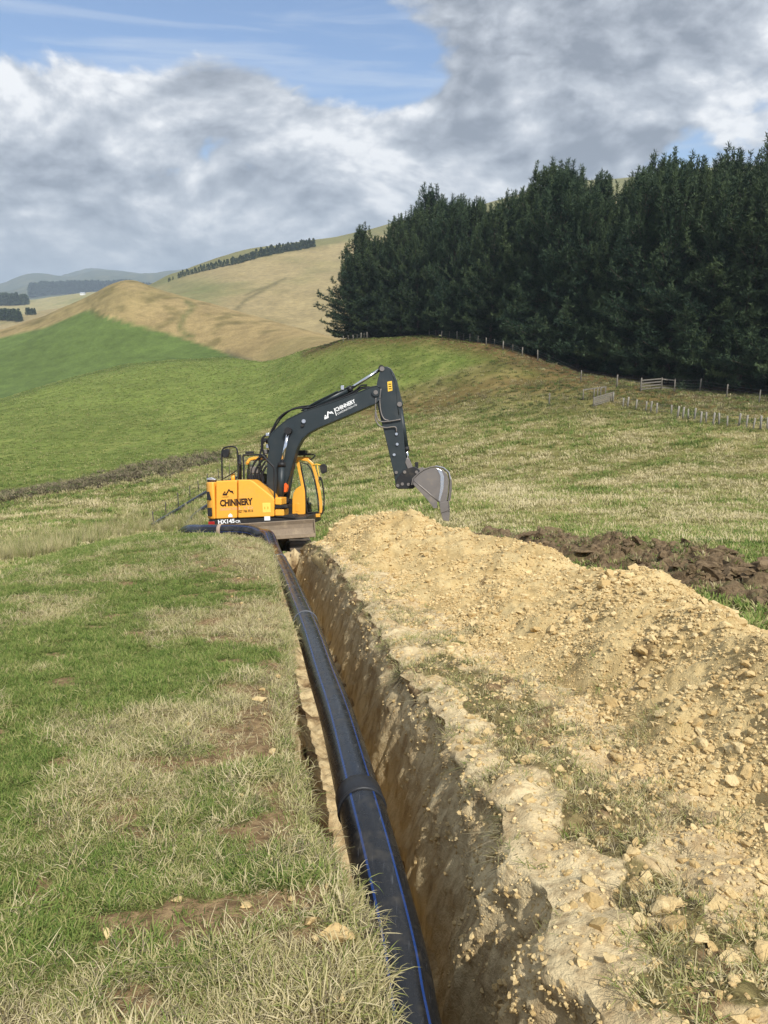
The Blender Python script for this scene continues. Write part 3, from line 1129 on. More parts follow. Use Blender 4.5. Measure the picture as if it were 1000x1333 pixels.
# ------------------------------------------------------------------ machine paints
def dirt(base, amt=0.5, scale=3.0, dcol=(0.22, 0.17, 0.10), rvar=0.15):
    def f(N, b):
        p = N.objco()
        n = N.noise(p, scale, 6, 0.65)
        n2 = N.noise(p, scale * 9, 4, 0.6)
        sep = N.n('ShaderNodeSeparateXYZ'); N.l(p, sep.inputs[0])
        lowz = N.ramp(sep.outputs['Z'], 1.6, 0.6, 0.0, 0.22)
        k = N.math('ADD', N.ramp(n, 0.5, 0.8, 0, amt), N.math('MULTIPLY', lowz, N.ramp(n2, 0.3, 0.6)))
        c = N.mix(k, base, dcol)
        c = N.mix(N.ramp(n2, 0.3, 0.7, 0.0, 0.10), c, tuple(min(1, v * 1.5) for v in base))
        N.l(c, b.inputs['Base Color'])
        N.l(N.ramp(n, 0.3, 0.8, b.inputs['Roughness'].default_value - rvar * 0.5, b.inputs['Roughness'].default_value + rvar), b.inputs['Roughness'])
    return f


M_ORANGE = mat('orange_paint', rough=0.38, spec=0.5, build=dirt((0.86, 0.39, 0.042), 0.30, 2.2, (0.42, 0.27, 0.11)))
M_DARK = mat('dark_grey_paint', rough=0.45, spec=0.5, build=dirt((0.016, 0.024, 0.027), 0.30, 2.6, (0.075, 0.068, 0.055)))
M_BLACK = mat('black_frame_paint', rough=0.55, spec=0.4, build=dirt((0.012, 0.012, 0.013), 0.25))
M_RUBBER = mat('hose_rubber', (0.014, 0.014, 0.015), 0.6)
M_CHROME = mat('chrome_rod', (0.75, 0.76, 0.78), 0.14, 1.0)
M_STEEL = mat('worn_steel', rough=0.5, metal=0.55, spec=0.5, build=dirt((0.20, 0.18, 0.165), 0.8, 4.0, (0.30, 0.25, 0.185)))
M_BRIGHT = mat('polished_steel', rough=0.3, metal=0.9, spec=0.5, build=dirt((0.62, 0.63, 0.66), 0.4, 6.0, (0.25, 0.21, 0.17)))
M_BLADE = mat('muddy_blade', rough=0.9, build=dirt((0.22, 0.17, 0.12), 0.95, 3.2, (0.44, 0.35, 0.23)))
M_TRACK = mat('muddy_track', rough=0.85, build=dirt((0.05, 0.045, 0.04), 0.8, 6.0, (0.24, 0.18, 0.11)))
M_WHITE = mat('white_decal', (0.82, 0.82, 0.80), 0.5)
M_INK = mat('dark_decal', (0.035, 0.014, 0.008), 0.5)
M_GREYTXT = mat('faded_decal', (0.62, 0.40, 0.27), 0.5)
M_PINK = mat('pink_decal', (0.88, 0.42, 0.22), 0.5)
M_PALE = mat('pale_plate', (0.95, 0.62, 0.12), 0.5)
M_RED = mat('red_lens', (0.35, 0.02, 0.015), 0.2, spec=0.6)
M_HIVIS = mat('orange_red_cover', (0.85, 0.13, 0.02), 0.5)
M_YELLOW = mat('yellow_decal', (0.80, 0.50, 0.06), 0.5)
M_SEAT = mat('seat_cloth', (0.03, 0.03, 0.033), 0.9)
M_LAMP = mat('lamp_glass', (0.7, 0.7, 0.68), 0.15, spec=0.8)


def m_glass(N, b):
    b.inputs['Base Color'].default_value = (0.8, 0.86, 0.84, 1)
    b.inputs['Roughness'].default_value = 0.02
    tr = N.n('ShaderNodeBsdfTransparent')
    tr.inputs[0].default_value = (0.97, 0.985, 0.975, 1)
    gl = N.n('ShaderNodeBsdfGlossy')
    gl.inputs['Roughness'].default_value = 0.03
    fr = N.n('ShaderNodeFresnel'); fr.inputs[0].default_value = 1.45
    mx = N.n('ShaderNodeMixShader')
    N.l(fr.outputs[0], mx.inputs[0]); N.l(tr.outputs[0], mx.inputs[1]); N.l(gl.outputs[0], mx.inputs[2])
    out = [n for n in N.t.nodes if n.type == 'OUTPUT_MATERIAL'][0]
    N.l(mx.outputs[0], out.inputs['Surface'])


M_GLASS = mat('cab_glass', build=m_glass)


# ------------------------------------------------------------------ excavator
def build_excavator():
    up = Vector((0.0, SLOPE, 1.0)).normalized()
    xl = Vector((math.cos(R(4)), -math.sin(R(4)), 0))
    xl = (xl - up * xl.dot(up)).normalized()
    roll = Matrix.Rotation(R(-2.0), 3, up.cross(xl).normalized())
    xl = roll @ xl
    zl = roll @ up
    yl = zl.cross(xl).normalized()
    O = Vector(pt(342, 735, 20.0))
    O.z = float(H(O.x, O.y)[0])
    MW = Matrix((( xl.x, yl.x, zl.x, O.x), (xl.y, yl.y, zl.y, O.y), (xl.z, yl.z, zl.z, O.z), (0, 0, 0, 1)))
    MI = MW.inverted()
    C0 = MI @ Vector((0, 0, EYE))
    root = empty('excavator', (0, 0, 0), 'orange and dark grey crawler excavator with raised boom standing over the trench end', 'excavator')
    root.matrix_world = MW

    def P(px, py, y):
        """machine-space point of a photo pixel on the machine's upright plane at side offset y"""
        d = MI.to_3x3() @ dir_px(px, py)
        k = (y - C0.y) / d.y
        return C0 + d * k

    def plate(pts, y0, y1, ref=None):
        ref = y0 if ref is None else ref
        m = MB()
        q = [P(a, b, ref) for a, b in pts]
        q = [(v.x, y0, v.z) for v in q]
        return m.prism(q, (0, 0, 0), (0, y1 - y0, 0))

    def rounded(pts, n=4, r=0.25):
        """round the corners of a pixel polygon"""
        out = []
        k = len(pts)
        for i in range(k):
            a, b, c = (Vector(pts[(i + j - 1) % k]) for j in range(3))
            la, lc = (a - b).length, (c - b).length
            p = b + (a - b) * min(r, 0.45 * la) / la if la else b
            q = b + (c - b) * min(r, 0.45 * lc) / lc if lc else b
            for s in range(n + 1):
                t = s / n
                w = p * (1 - t) ** 2 + b * 2 * t * (1 - t) + q * t * t
                out.append((w.x, w.y))
        return out

    # --- house: black base frame, counterweight, side doors, far hood
    YN, YF = -1.20, 1.20
    ytop = P(300, 625, YN).z
    yb = P(300, 675.5, YN).z          # bottom of the orange panels
    yk = P(300, 688.0, YN).z          # bottom of the base frame
    xt = P(266.5, 650, YN).x
    xs = P(280, 650, YN).x
    xm = P(309, 650, YN).x
    xf = P(357, 660, YN).x
    xe = P(417, 680, 0.9).x           # front of the platform

    def plan(x0, x1, inset=0.0, rad=0.42):
        """plan outline of the tail: a bowed rear with rounded corners"""
        pts = []
        for i in range(15):
            a = -math.pi / 2 + math.pi * i / 14
            y = (1.20 - inset) * math.sin(a)
            bow = 0.34 * (1 - (y / 1.2) ** 2)
            e = max(0.0, abs(y) - (1.2 - rad)) / rad
            corner = 0.20 * (1 - math.sqrt(max(0.0, 1 - e * e)))
            pts.append((x0 + corner + inset - 0.10 * (1 - (y / 1.2) ** 2), y))
        return [(x1, -1.20 + inset)] + pts + [(x1, 1.20 - inset)]
    m = MB()
    m.prism([(x, y, yk) for x, y in plan(xt + 0.01, xe - 0.02, 0.015)], (0, 0, 0), (0, 0, yb - yk - 0.008))
    base = m.build('base_frame', M_BLACK, root, 0.012)
    m = MB()
    m.prism([(x, y, yb) for x, y in plan(xt, xs - 0.012)], (0, 0, 0), (0, 0, ytop - yb - 0.03))
    cw = m.build('counterweight', M_ORANGE, root, 0.06, 3, True)
    yd0, yd1 = P(272, 640, YN).z, P(272, 651, YN).z
    yd2, yd3 = P(272, 661, YN).z, P(272, 672, YN).z
    for nm, z0, z1 in (('tail_recess', yd1, yd0), ('tail_recess', yd3, yd2)):
        MB().prism([(xt + 0.055, -1.203, z0), (xs - 0.09, -1.203, z0), (xs - 0.09 - (0.05 if z1 == yd0 else 0), -1.203, z1), (xt + 0.055, -1.203, z1)], (0, 0, 0), (0, 0.03, 0)).build(nm, M_BLACK, cw, 0.01)
    z0, z1 = P(272, 687, YN).z, P(272, 679, YN).z
    MB().box((xt + 0.06, -1.206, z0), (xs - 0.04, -1.17, z1)).build('tail_light', M_RED, base, 0.01)
    p1 = [(281, 675.8), (281, 626.2), (303, 625.0), (308.4, 624.9), (308.4, 674.6)]
    d1 = plate(p1, YN, -0.42).build('side_door', M_ORANGE, root, 0.03, 3, False)
    p2 = [(309.8, 674.5), (309.8, 624.8), (326, 624.4), (330, 626.5), (355.5, 646.8), (357, 651), (357, 672.5)]
    d2 = plate(p2, YN, -0.42).build('side_door', M_ORANGE, root, 0.03, 3, False)
    mid = MB().box((xs, -0.415, yb), (P(322, 640, 0).x, 1.18, ytop - 0.06)).build('engine_hood', M_ORANGE, root, 0.04, 3)
    MB().box((P(322, 640, 0).x, -0.42, yk), (xf, -0.05, yb + 0.12)).build('slew_deck', M_BLACK, root, 0.01)
    # door pull and vent embossed on the front door
    q = P(347, 661, YN)
    MB().box((q.x - 0.10, -1.207, q.z - 0.12), (q.x + 0.10, -1.19, q.z + 0.12)).build('latch_plate', M_PALE, d2, 0.03)
    for dx in (-0.04, 0.035):
        MB().box((q.x + dx - 0.014, -1.213, q.z - 0.03), (q.x + dx + 0.014, -1.205, q.z + 0.03)).build('latch', M_ORANGE, d2, 0.005)
    q = P(300, 671.5, YN)
    MB().prism([(q.x - 0.05, -1.205, q.z - 0.03), (q.x + 0.05, -1.205, q.z - 0.03), (q.x + 0.05, -1.205, q.z + 0.02), (q.x, -1.205, q.z + 0.06), (q.x - 0.05, -1.205, q.z + 0.02)], (0, 0, 0), (0, 0.008, 0)).build('warning_sticker', M_WHITE, d1)
    # step box in front of the slanted door
    st = plate([(358, 647.5), (366.5, 648), (366.5, 657.5), (358, 657)], YN + 0.02, -0.55).build('tool_box', M_ORANGE, root, 0.02)
    plate([(358, 663), (369.5, 663), (369.5, 671.5), (358, 671.5)], YN + 0.02, -0.55).build('step', M_ORANGE, root, 0.02)
    plate([(358, 658), (374, 657.5), (374, 661), (358, 661.5)], YN - 0.02, -0.55).build('step', M_BLACK, root, 0.008)
    plate([(358, 672.3), (380, 670), (384, 672.5), (384, 675)], YN - 0.02, -0.55).build('step', M_BLACK, root, 0.006)
    q = P(348, 674.8, YN)
    MB().box((q.x - 0.07, -1.208, q.z - 0.05), (q.x + 0.07, -1.18, q.z + 0.05)).build('white_plate', M_WHITE, base)
    q = P(383.5, 677, YN + 0.3)
    MB().tube([(q.x, YN + 0.28, q.z), (q.x, YN + 0.31, q.z)], 0.025, 10).build('marker_lamp', M_WHITE, base)
    # exhaust, camera and lamp on the tail
    q = P(303.5, 625, -0.9)
    MB().tube([(q.x, -0.9, q.z - 0.05), (q.x, -0.9, q.z + 0.16)], 0.05, 10).build('tank_cap', M_ORANGE, root)
    q = P(275, 624, -0.6)
    cam_b = MB().box((q.x - 0.08, -0.68, q.z - 0.08), (q.x + 0.12, -0.52, q.z - 0.01)).build('rear_camera', M_BLACK, root, 0.01)
    MB().prism([(q.x - 0.09, -0.70, q.z - 0.01), (q.x + 0.13, -0.70, q.z - 0.03), (q.x + 0.13, -0.70, q.z + 0.0), (q.x + 0.02, -0.70, q.z + 0.05), (q.x - 0.09, -0.70, q.z + 0.03)], (0, 0, 0), (0, 0.2, 0)).build('camera_hood', M_BRIGHT, cam_b, 0.008)

    # --- handrails, mirror
    def rail(pts, y, r=0.021, name='handrail', par=root, n=5):
        return MB().tube(smooth_path([P(a, b, y) for a, b in pts], n), r, 7).build(name, M_BLACK, par)
    hr = rail([(289.3, 626), (289, 600), (289.2, 588), (292, 583), (298, 581.5), (304, 581.4), (308, 584), (309.5, 592), (310, 606), (310.4, 624)], -1.0)
    rail([(310.4, 602), (313.5, 605)], -1.0, 0.03)
    rail([(291, 623), (300, 618), (308.5, 612)], -1.0, 0.015)
    MB().tube([P(313.2, 624, -0.85), P(313, 604, -0.85), P(312, 592, -0.85)], [0.035, 0.035, 0.03], 8).build('exhaust_pipe', M_BLACK, root)
    mr = plate(rounded([(289.5, 586), (297, 583.8), (298.6, 587), (297, 595), (291, 596.5), (289.4, 593)], 3, 2), -1.06, -0.98).build('mirror', M_BLACK, root, 0.012)
    rail([(317.5, 624), (317.3, 606), (316.6, 594), (318.5, 592.2), (328, 592), (338.5, 591.8), (342, 593), (353, 604.5), (356.6, 609), (357.2, 620), (357.6, 652), (358, 673)], -1.10, 0.024)
    rail([(322.5, 610), (323, 624)], -0.95, 0.02)
    q = P(325, 589, -1.0)
    MB().box((q.x - 0.10, -1.05, q.z - 0.03), (q.x + 0.10, -0.95, q.z + 0.03)).build('work_light', M_BLACK, root, 0.01)
    MB().tube([(q.x - 0.04, -1.0, q.z - 0.1), (q.x - 0.04, -1.0, q.z)], 0.015, 6).build('light_stalk', M_BLACK, root)

    # --- cab on the far side
    CN, CF = 0.32, 1.05
    cab = [(322.5, 671.5), (321.5, 603), (325, 597.8), (331, 596.3), (392, 597.2), (401, 599), (406.5, 604), (411.5, 620), (415.5, 640), (417.5, 655), (417.8, 668), (416.5, 672.8)]

    def ribbon(path, w, y0, y1, name, m_, par, close=False, ref=None):
        """bar of constant width following a pixel path in the machine's upright plane"""
        pp = [P(a, b, CN if ref is None else ref) for a, b in path]
        pp = [Vector((v.x, 0, v.z)) for v in pp]
        n = len(pp)
        ins = []
        for i in range(n):
            t = (pp[(i + 1) % n] - pp[(i - 1) % n]) if close else (pp[min(i + 1, n - 1)] - pp[max(i - 1, 0)])
            t.normalize()
            ins.append(Vector((-t.z, 0, t.x)))
        mm = MB()
        rng_ = range(n if close else n - 1)
        a = [mm.bm.verts.new((p.x + q_.x * w / 2, y0, p.z + q_.z * w / 2)) for p, q_ in zip(pp, ins)]
        b = [mm.bm.verts.new((p.x - q_.x * w / 2, y0, p.z - q_.z * w / 2)) for p, q_ in zip(pp, ins)]
        c = [mm.bm.verts.new((p.x + q_.x * w / 2, y1, p.z + q_.z * w / 2)) for p, q_ in zip(pp, ins)]
        d = [mm.bm.verts.new((p.x - q_.x * w / 2, y1, p.z - q_.z * w / 2)) for p, q_ in zip(pp, ins)]
        for i in rng_:
            j = (i + 1) % n
            for f in ((a[i], a[j], b[j], b[i]), (c[i], d[i], d[j], c[j]), (a[i], c[i], c[j], a[j]), (b[i], b[j], d[j], d[i])):
                mm.bm.faces.new(f)
        if not close:
            mm.bm.faces.new((a[0], b[0], d[0], c[0])); mm.bm.faces.new((a[-1], c[-1], d[-1], b[-1]))
        return mm.build(name, m_, par, 0.012)
    for y0 in (CN, CF - 0.07):
        fr = ribbon(cab[1:-1], 0.075, y0, y0 + 0.07, 'cab_frame', M_ORANGE, root, False, y0)
        ribbon([(387, 599), (389.5, 612), (392.5, 626), (395, 640), (395.6, 655), (395.4, 669)], 0.075, y0, y0 + 0.07, 'pillar', M_ORANGE, fr, False, y0)
        ribbon([(322, 671), (360, 671.5), (395, 671.5), (417, 671)], 0.09, y0, y0 + 0.07, 'sill', M_ORANGE, fr, False, y0)
        ribbon([(391, 602), (400.5, 604.5), (405, 611), (410, 628), (413.6, 648), (414.5, 662), (413.5, 667), (400, 667.3), (398.3, 655), (398, 640), (395.5, 626), (392.5, 612)],
               0.032, y0 + 0.01, y0 + 0.06, 'window_seal', M_BLACK, fr, True, y0)
    # cross members between the two side frames
    for a, b, r_ in ((406, 603.5, 0.035), (417.4, 668, 0.04), (322, 603, 0.04), (322.5, 671, 0.04)):
        MB().tube([P(a, b, CN + 0.03), P(a, b, CF - 0.03)], r_, 8).build('cross_bar', M_ORANGE, root)
    # lower side panel with its pressed oval
    lp = [(380.5, 671), (380.6, 650), (382, 642), (385, 636.5), (390, 633), (394.5, 631.5), (396.2, 645), (396.4, 671)]
    pan = plate(lp, CN - 0.02, CN + 0.03).build('cab_panel', M_ORANGE, root, 0.012)
    plate(rounded([(384.5, 666), (384.5, 655), (389.5, 654.5), (389.5, 666.5)], 4, 2), CN - 0.028, CN).build('inspection_cover', M_ORANGE, pan, 0.008)
    q0, q1 = P(322, 671, CN), P(381, 650, CN)
    MB().box((q0.x, CN, q0.z), (q1.x, CN + 0.05, q1.z)).build('cab_panel', M_BLACK, root)
    MB().box((q0.x, CF - 0.06, q0.z), (P(395, 660, CN).x, CF - 0.02, q1.z)).build('cab_panel', M_ORANGE, root)
    # panes
    def pane(path, y, par=root):
        pp = [P(a, b, y) for a, b in path]
        return MB().prism([(v.x, y, v.z) for v in pp], (0, 0, 0), (0, 0.006, 0)).build('window_pane', M_GLASS, par)
    pane([(391, 602), (400.5, 604.5), (405, 611), (410, 628), (413.6, 648), (414.5, 662), (413.5, 667), (400, 667.3), (398.3, 655), (398, 640), (395.5, 626), (392.5, 612)], CN + 0.03)
    pane([(391, 602), (400.5, 604.5), (405, 611), (410, 628), (413.6, 648), (414.5, 662), (413.5, 667), (400, 667.3), (398.3, 655), (398, 640), (395.5, 626), (392.5, 612)], CF - 0.03)
    pane([(325, 603), (330, 599.5), (385, 600), (390, 625), (392, 633), (381, 648), (325, 648)], CN + 0.03)
    pane([(325, 603), (330, 599.5), (385, 600), (390, 625), (392, 633), (381, 648), (325, 648)], CF - 0.03)
    fq = ((408, 606), (412, 620), (416, 640), (417.6, 662))
    MB().strip([P(a, b, CN + 0.07) for a, b in fq], [P(a, b, CF - 0.07) for a, b in fq], 0.006).build('windscreen', M_GLASS, root)
    rp = P(322, 603, CN)
    MB().box((rp.x - 0.01, CN + 0.07, q1.z), (rp.x, CF - 0.07, rp.z - 0.03)).build('rear_pane', M_GLASS, root)
    # roof and the guard above it
    zr = P(360, 597, CN).z
    rf = MB().prism([(P(324, 597, CN).x, CN + 0.06, zr - 0.02), (P(402, 597, CN).x, CN + 0.06, zr - 0.04), (P(399, 597, CN).x, CN + 0.06, zr + 0.03), (P(328, 597, CN).x, CN + 0.06, zr + 0.05)], (0, 0, 0), (0, CF - CN - 0.12, 0)).build('cab_roof', M_ORANGE, root, 0.02)
    a, b = P(383, 592, CN), P(404, 589, CN)
    MB().box((a.x, CN + 0.02, zr + 0.07), (b.x, CF - 0.1, zr + 0.11)).build('sun_visor', M_BLACK, rf, 0.01)
    MB().box((a.x + 0.05, CN + 0.1, zr + 0.11), (b.x - 0.15, CN + 0.5, zr + 0.20)).build('roof_light_bar', M_BLACK, rf, 0.01)
    for k in (0.02, 0.25):
        MB().tube([(a.x + k, CN + 0.1, zr), (a.x + k, CN + 0.1, zr + 0.09)], 0.02, 6).build('visor_stay', M_BLACK, rf)
    rail([(403, 598), (406, 597.5), (410, 593.5), (409, 592)], CN + 0.02, 0.02, 'grab_handle')
    # operator seat and levers
    q = P(350, 668, 0.7)
    MB().box((q.x, 0.48, q.z), (q.x + 0.5, 0.92, q.z + 0.45)).build('seat', M_SEAT, root, 0.05)
    MB().prism([(q.x - 0.05, 0.48, q.z + 0.4), (q.x + 0.1, 0.48, q.z + 0.4), (q.x - 0.02, 0.48, q.z + 1.05), (q.x - 0.14, 0.48, q.z + 1.05)], (0, 0, 0), (0, 0.44, 0)).build('seat_back', M_SEAT, root, 0.04)
    for a in (394, 400):
        v = P(a, 668, 0.6)
        MB().tube([(v.x, 0.6, v.z), (v.x + 0.05, 0.6, v.z + 0.42)], 0.016, 6).build('lever', M_BLACK, root)
    q = P(399, 660, 0.75)
    MB().box((q.x - 0.02, 0.6, q.z - 0.15), (q.x + 0.12, 0.9, q.z + 0.12)).build('console', M_BLACK, root, 0.03)
    # mirror and guard rail at the front corner
    m2 = plate(rounded([(416.6, 605), (422.5, 603.6), (425, 607), (425, 614.5), (419, 617.2), (416.8, 612)], 3, 1.5), CN - 0.08, CN + 0.06).build('mirror', M_BLACK, root, 0.015)
    MB().tube([P(407.5, 606, CN), P(412, 604.2, CN), P(418, 605.5, CN)], 0.018, 6).build('mirror_arm', M_YELLOW, m2)
    MB().tube([P(413, 606, CN), P(415, 618, CN), P(416.5, 623, CN)], 0.015, 6).build('mirror_arm', M_YELLOW, m2)
    rail([(416, 622.5), (418.5, 624), (420.6, 634), (421.9, 646), (421.6, 658), (420.2, 667), (417.5, 669.5)], CN - 0.03, 0.02)
    q = P(416.8, 623, CN - 0.03)
    MB().box((q.x - 0.03, CN - 0.06, q.z - 0.05), (q.x + 0.03, CN, q.z + 0.05)).build('rail_bracket', M_BLACK, root, 0.008)

    # --- boom
    BN, BF = -0.42, 0.02
    bp = [(346.5, 640), (348, 596), (350.5, 584), (348.5, 573), (351, 567), (362, 556), (374, 546), (398, 534.6), (430, 524.3), (460, 513.5), (484, 503.6), (491, 502.2), (496, 505.5), (497.2, 511.5),
          (495, 518), (490, 524.5), (481, 528), (468, 533.8), (450, 541.6), (432, 549), (414, 556.6), (402, 563), (393, 571.5), (386.5, 583), (381.5, 600), (377, 618), (370, 642), (360, 648), (350, 647)]
    boom = plate(rounded(bp, 2, 2.0), BN, BF).build('boom', M_DARK, root, 0.012, 2)
    # raised rims of the box section
    for side in (BN - 0.004,):
        mm = MB()
        for seq in (bp[2:13], bp[14:27]):
            pp = [P(a, b, BN) for a, b in seq]
            mm.tube([(v.x, side + 0.002, v.z) for v in pp], 0.012, 6)
        mm.build('flange', M_DARK, boom)
    def pin(px, py, y0, y1, r_, name, m_, par):
        v = P(px, py, BN)
        return MB().tube([(v.x, y0, v.z), (v.x, y1, v.z)], r_, 16).build(name, m_, par)
    pin(375.5, 561, BN - 0.16, BF + 0.16, 0.075, 'pin_boss', M_BLACK, boom)
    pin(375.5, 561, BN - 0.17, BF + 0.17, 0.045, 'pin', M_STEEL, boom)
    pin(489.5, 511, BN - 0.05, BF + 0.05, 0.10, 'pin_boss', M_DARK, boom)
    pin(489.5, 511, BN - 0.065, BF + 0.065, 0.055, 'pin', M_STEEL, boom)
    v = P(395.8, 548.5, BN)
    MB().tube([(v.x, BN - 0.06, v.z), (v.x, BN, v.z)], 0.05, 10).build('valve', M_BRIGHT, boom)
    v = P(394, 554, BN)
    MB().box((v.x - 0.03, BN - 0.05, v.z - 0.03), (v.x + 0.04, BN, v.z + 0.03)).build('valve', M_BLACK, boom, 0.006)
    # valve block and hose bundle at the boom's heel
    for i, (a, b, w_) in enumerate(((350, 566, .09), (345.5, 573, .10), (350.5, 581, .12), (346.5, 588, .12), (343, 594, .10), (349, 574, .12))):
        v = P(a, b, -0.2)
        MB().box((v.x - w_ / 2, -0.36 + 0.03 * i, v.z - w_ * 0.45), (v.x + w_ / 2, -0.1 + 0.02 * i, v.z + w_ * 0.45)).build('valve_block', (M_BRIGHT, M_BLACK, M_BRIGHT, M_STEEL, M_BLACK, M_BLACK)[i], boom, 0.012)
    hoses = [[(349, 571), (342, 578), (344, 592), (350, 606), (350, 632)], [(348, 566), (341.5, 571), (340.5, 584), (338, 600), (343, 625)],
             [(343, 592), (333, 600), (327.5, 614), (331, 628), (342, 632)], [(345, 596), (336, 606), (331.5, 618), (334, 630), (345, 634)],
             [(346, 600), (340, 610), (336.5, 620), (339, 630), (347, 634)], [(347, 606), (343, 614), (341, 622), (343, 630), (349, 632)]]
    for i, h in enumerate(hoses):
        MB().tube(smooth_path([P(a, b, -0.30 - 0.03 * i) for a, b in h], 6), 0.026, 7).build('hose', M_RUBBER, boom)
    for i, (a, b, w_, h_) in enumerate(((334, 612, .20, .18), (341, 622, .22, .22), (329, 622, .18, .16), (346, 636, .3, .2))):
        v = P(a, b, -0.1)
        MB().box((v.x - w_ / 2, -0.38, v.z - h_ / 2), (v.x + w_ / 2, -0.06, v.z + h_ / 2)).build('hydraulic_unit', (M_STEEL, M_BLACK, M_BLACK, M_BLACK)[i], root, 0.02)
    for i, h in enumerate(([(351, 566), (356, 556), (362, 545.5), (372, 537), (386, 531.5), (400, 531), (412, 528)],
                           [(353, 566), (360, 553), (368, 542), (380, 533), (392, 529.5), (408, 527.5)],
                           [(420, 524.5), (440, 518), (462, 509.5), (471, 504.5), (480, 503.8), (488, 506)],
                           [(420, 527), (442, 520), (460, 512.5), (470, 506.5), (478, 505), (486, 508)],
                           [(400, 533), (420, 526.5), (445, 517), (462, 508.5), (470, 502), (478, 501)])):
        MB().tube(smooth_path([P(a, b, -0.30 + 0.05 * (i % 3)) for a, b in h], 6), 0.022, 7).build('hose', M_RUBBER, boom)

    # --- rams
    def ram(base_px, mid_px, end_px, y, rb, rr, name, par=root):
        a, b, c = (P(*q_, y) for q_ in (base_px, mid_px, end_px))
        o = MB().tube([a, b], rb, 14).build(name, M_DARK, par)
        d = (b - a).normalized()
        MB().tube([b - d * 0.05, b + d * 0.06], rb * 1.18, 14).build('gland', M_BLACK, o)
        MB().tube([b, c], rr, 12).build('rod', M_CHROME, o)
        for e in (a, c):
            MB().tube([(e.x, y - rb * 1.1, e.z), (e.x, y + rb * 1.1, e.z)], rb * 1.05, 12).build('eye', M_BLACK, o)
        return o
    r1 = ram((365.0, 650), (366.8, 605), (375.5, 561), BN - 0.10, 0.085, 0.045, 'boom_ram')
    ram((372.5, 651), (379.5, 607), (387, 563), BF + 0.16, 0.085, 0.045, 'boom_ram')
    ar = ram((398, 534.2), (455.5, 506.5), (496.8, 479.8), -0.20, 0.075, 0.042, 'arm_ram')
    v = P(398, 536, -0.2)
    MB().prism([(v.x - 0.12, -0.3, v.z - 0.1), (v.x + 0.12, -0.3, v.z - 0.06), (v.x + 0.02, -0.3, v.z + 0.09)], (0, 0, 0), (0, 0.2, 0)).build('ram_lug', M_DARK, boom, 0.01)
    for k, h in enumerate(([(400, 530.5), (425, 518), (446, 507.5), (455, 503)], [(392, 535), (410, 524), (430, 514), (440, 509)])):
        MB().tube(smooth_path([P(a, b, -0.28 - 0.02 * k) for a, b in h], 5), 0.016, 6).build('pipe_line', M_DARK, ar)
    v = P(446.5, 505, -0.26)
    MB().box((v.x - 0.05, -0.3, v.z - 0.05), (v.x + 0.03, -0.22, v.z + 0.06)).build('fitting', M_BRIGHT, ar, 0.01)
    q = [P(a, b, BN - 0.12) for a, b in ((366.8, 631), (371.6, 628.5), (373.4, 634), (371.8, 640.5), (365.8, 641.5))]
    MB().prism([(v.x, BN - 0.04, v.z) for v in q], (0, 0, 0), (0, 0.2, 0)).build('ram_cover', M_HIVIS, root, 0.01)

    # --- arm
    AN, AF = -0.36, -0.04
    ap = [(494, 486), (495, 480), (498, 477.3), (504, 477), (509, 479.5), (513, 486), (516.5, 494.5), (519.5, 507), (522.5, 519), (524.5, 526), (521.5, 531),
          (523.5, 548), (525.5, 566), (527, 585), (530, 606), (534.5, 633), (533, 635.4), (518, 636), (515.5, 634), (512.8, 617), (507.5, 594), (501.5, 568), (495.5, 545), (491, 525), (489.3, 510), (491, 497)]
    arm = plate(rounded(ap, 2, 1.2), AN, AF).build('arm', M_DARK, root, 0.012, 2)
    mm = MB()
    pp = [P(a, b, AN) for a, b in ((509, 483), (512.5, 490), (515, 500), (516.5, 512), (517.5, 526), (519.5, 540))]
    mm.tube([(v.x, AN - 0.002, v.z) for v in pp], 0.012, 6)
    mm.build('flange', M_DARK, arm)
    q = [P(a, b, AN) for a, b in ((504.3, 497), (510.2, 495.8), (511, 508.3), (505.2, 509.8))]
    st_ = MB().prism([(v.x, AN - 0.006, v.z) for v in q], (0, 0, 0), (0, 0.008, 0)).build('warning_label', M_YELLOW, arm)
    for k in range(3):
        v = P(507.6 + 0.2 * k, 500 + 3 * k, AN)
        MB().box((v.x - 0.035, AN - 0.009, v.z - 0.012), (v.x + 0.035, AN - 0.0065, v.z + 0.010)).build('label_print', M_INK, st_)
    def pina(px, py, y0, y1, r_, name, m_, par):
        v = P(px, py, AN)
        return MB().tube([(v.x, y0, v.z), (v.x, y1, v.z)], r_, 14).build(name, m_, par)
    pina(497.5, 480.2, AN - 0.03, AF + 0.03, 0.06, 'pin', M_STEEL, arm)
    pina(520.3, 526.3, AN - 0.03, AF + 0.03, 0.06, 'pin', M_STEEL, arm)
    for a, b in ((516.3, 565), (517.3, 578.3), (513.3, 592)):
        pina(a, b, AN - 0.04, AN + 0.01, 0.035, 'grease_cap', M_BRIGHT, arm)
    br = ram((520.3, 527.5), (529.2, 584), (531.5, 600), -0.20, 0.065, 0.035, 'bucket_ram')
    for h in ([(489.5, 517), (489, 532), (491.5, 545), (497, 548.8), (508, 548.2), (522, 545.8)], [(488.8, 536), (489, 546), (494, 554), (502, 556.6), (512, 555.6), (515.8, 557), (516.2, 562)],
              [(496, 506), (494.5, 520), (496, 536), (500, 545), (506, 547.5)]):
        MB().tube(smooth_path([P(a, b, AN - 0.05) for a, b in h], 6), 0.017, 6).build('pipe_line', M_STEEL, arm)
    # --- linkage and coupler
    lk = plate([(529, 596), (533, 597), (538, 610), (537, 615), (533, 615), (527.5, 602)], AN - 0.02, AF + 0.02).build('link', M_STEEL, root, 0.01)
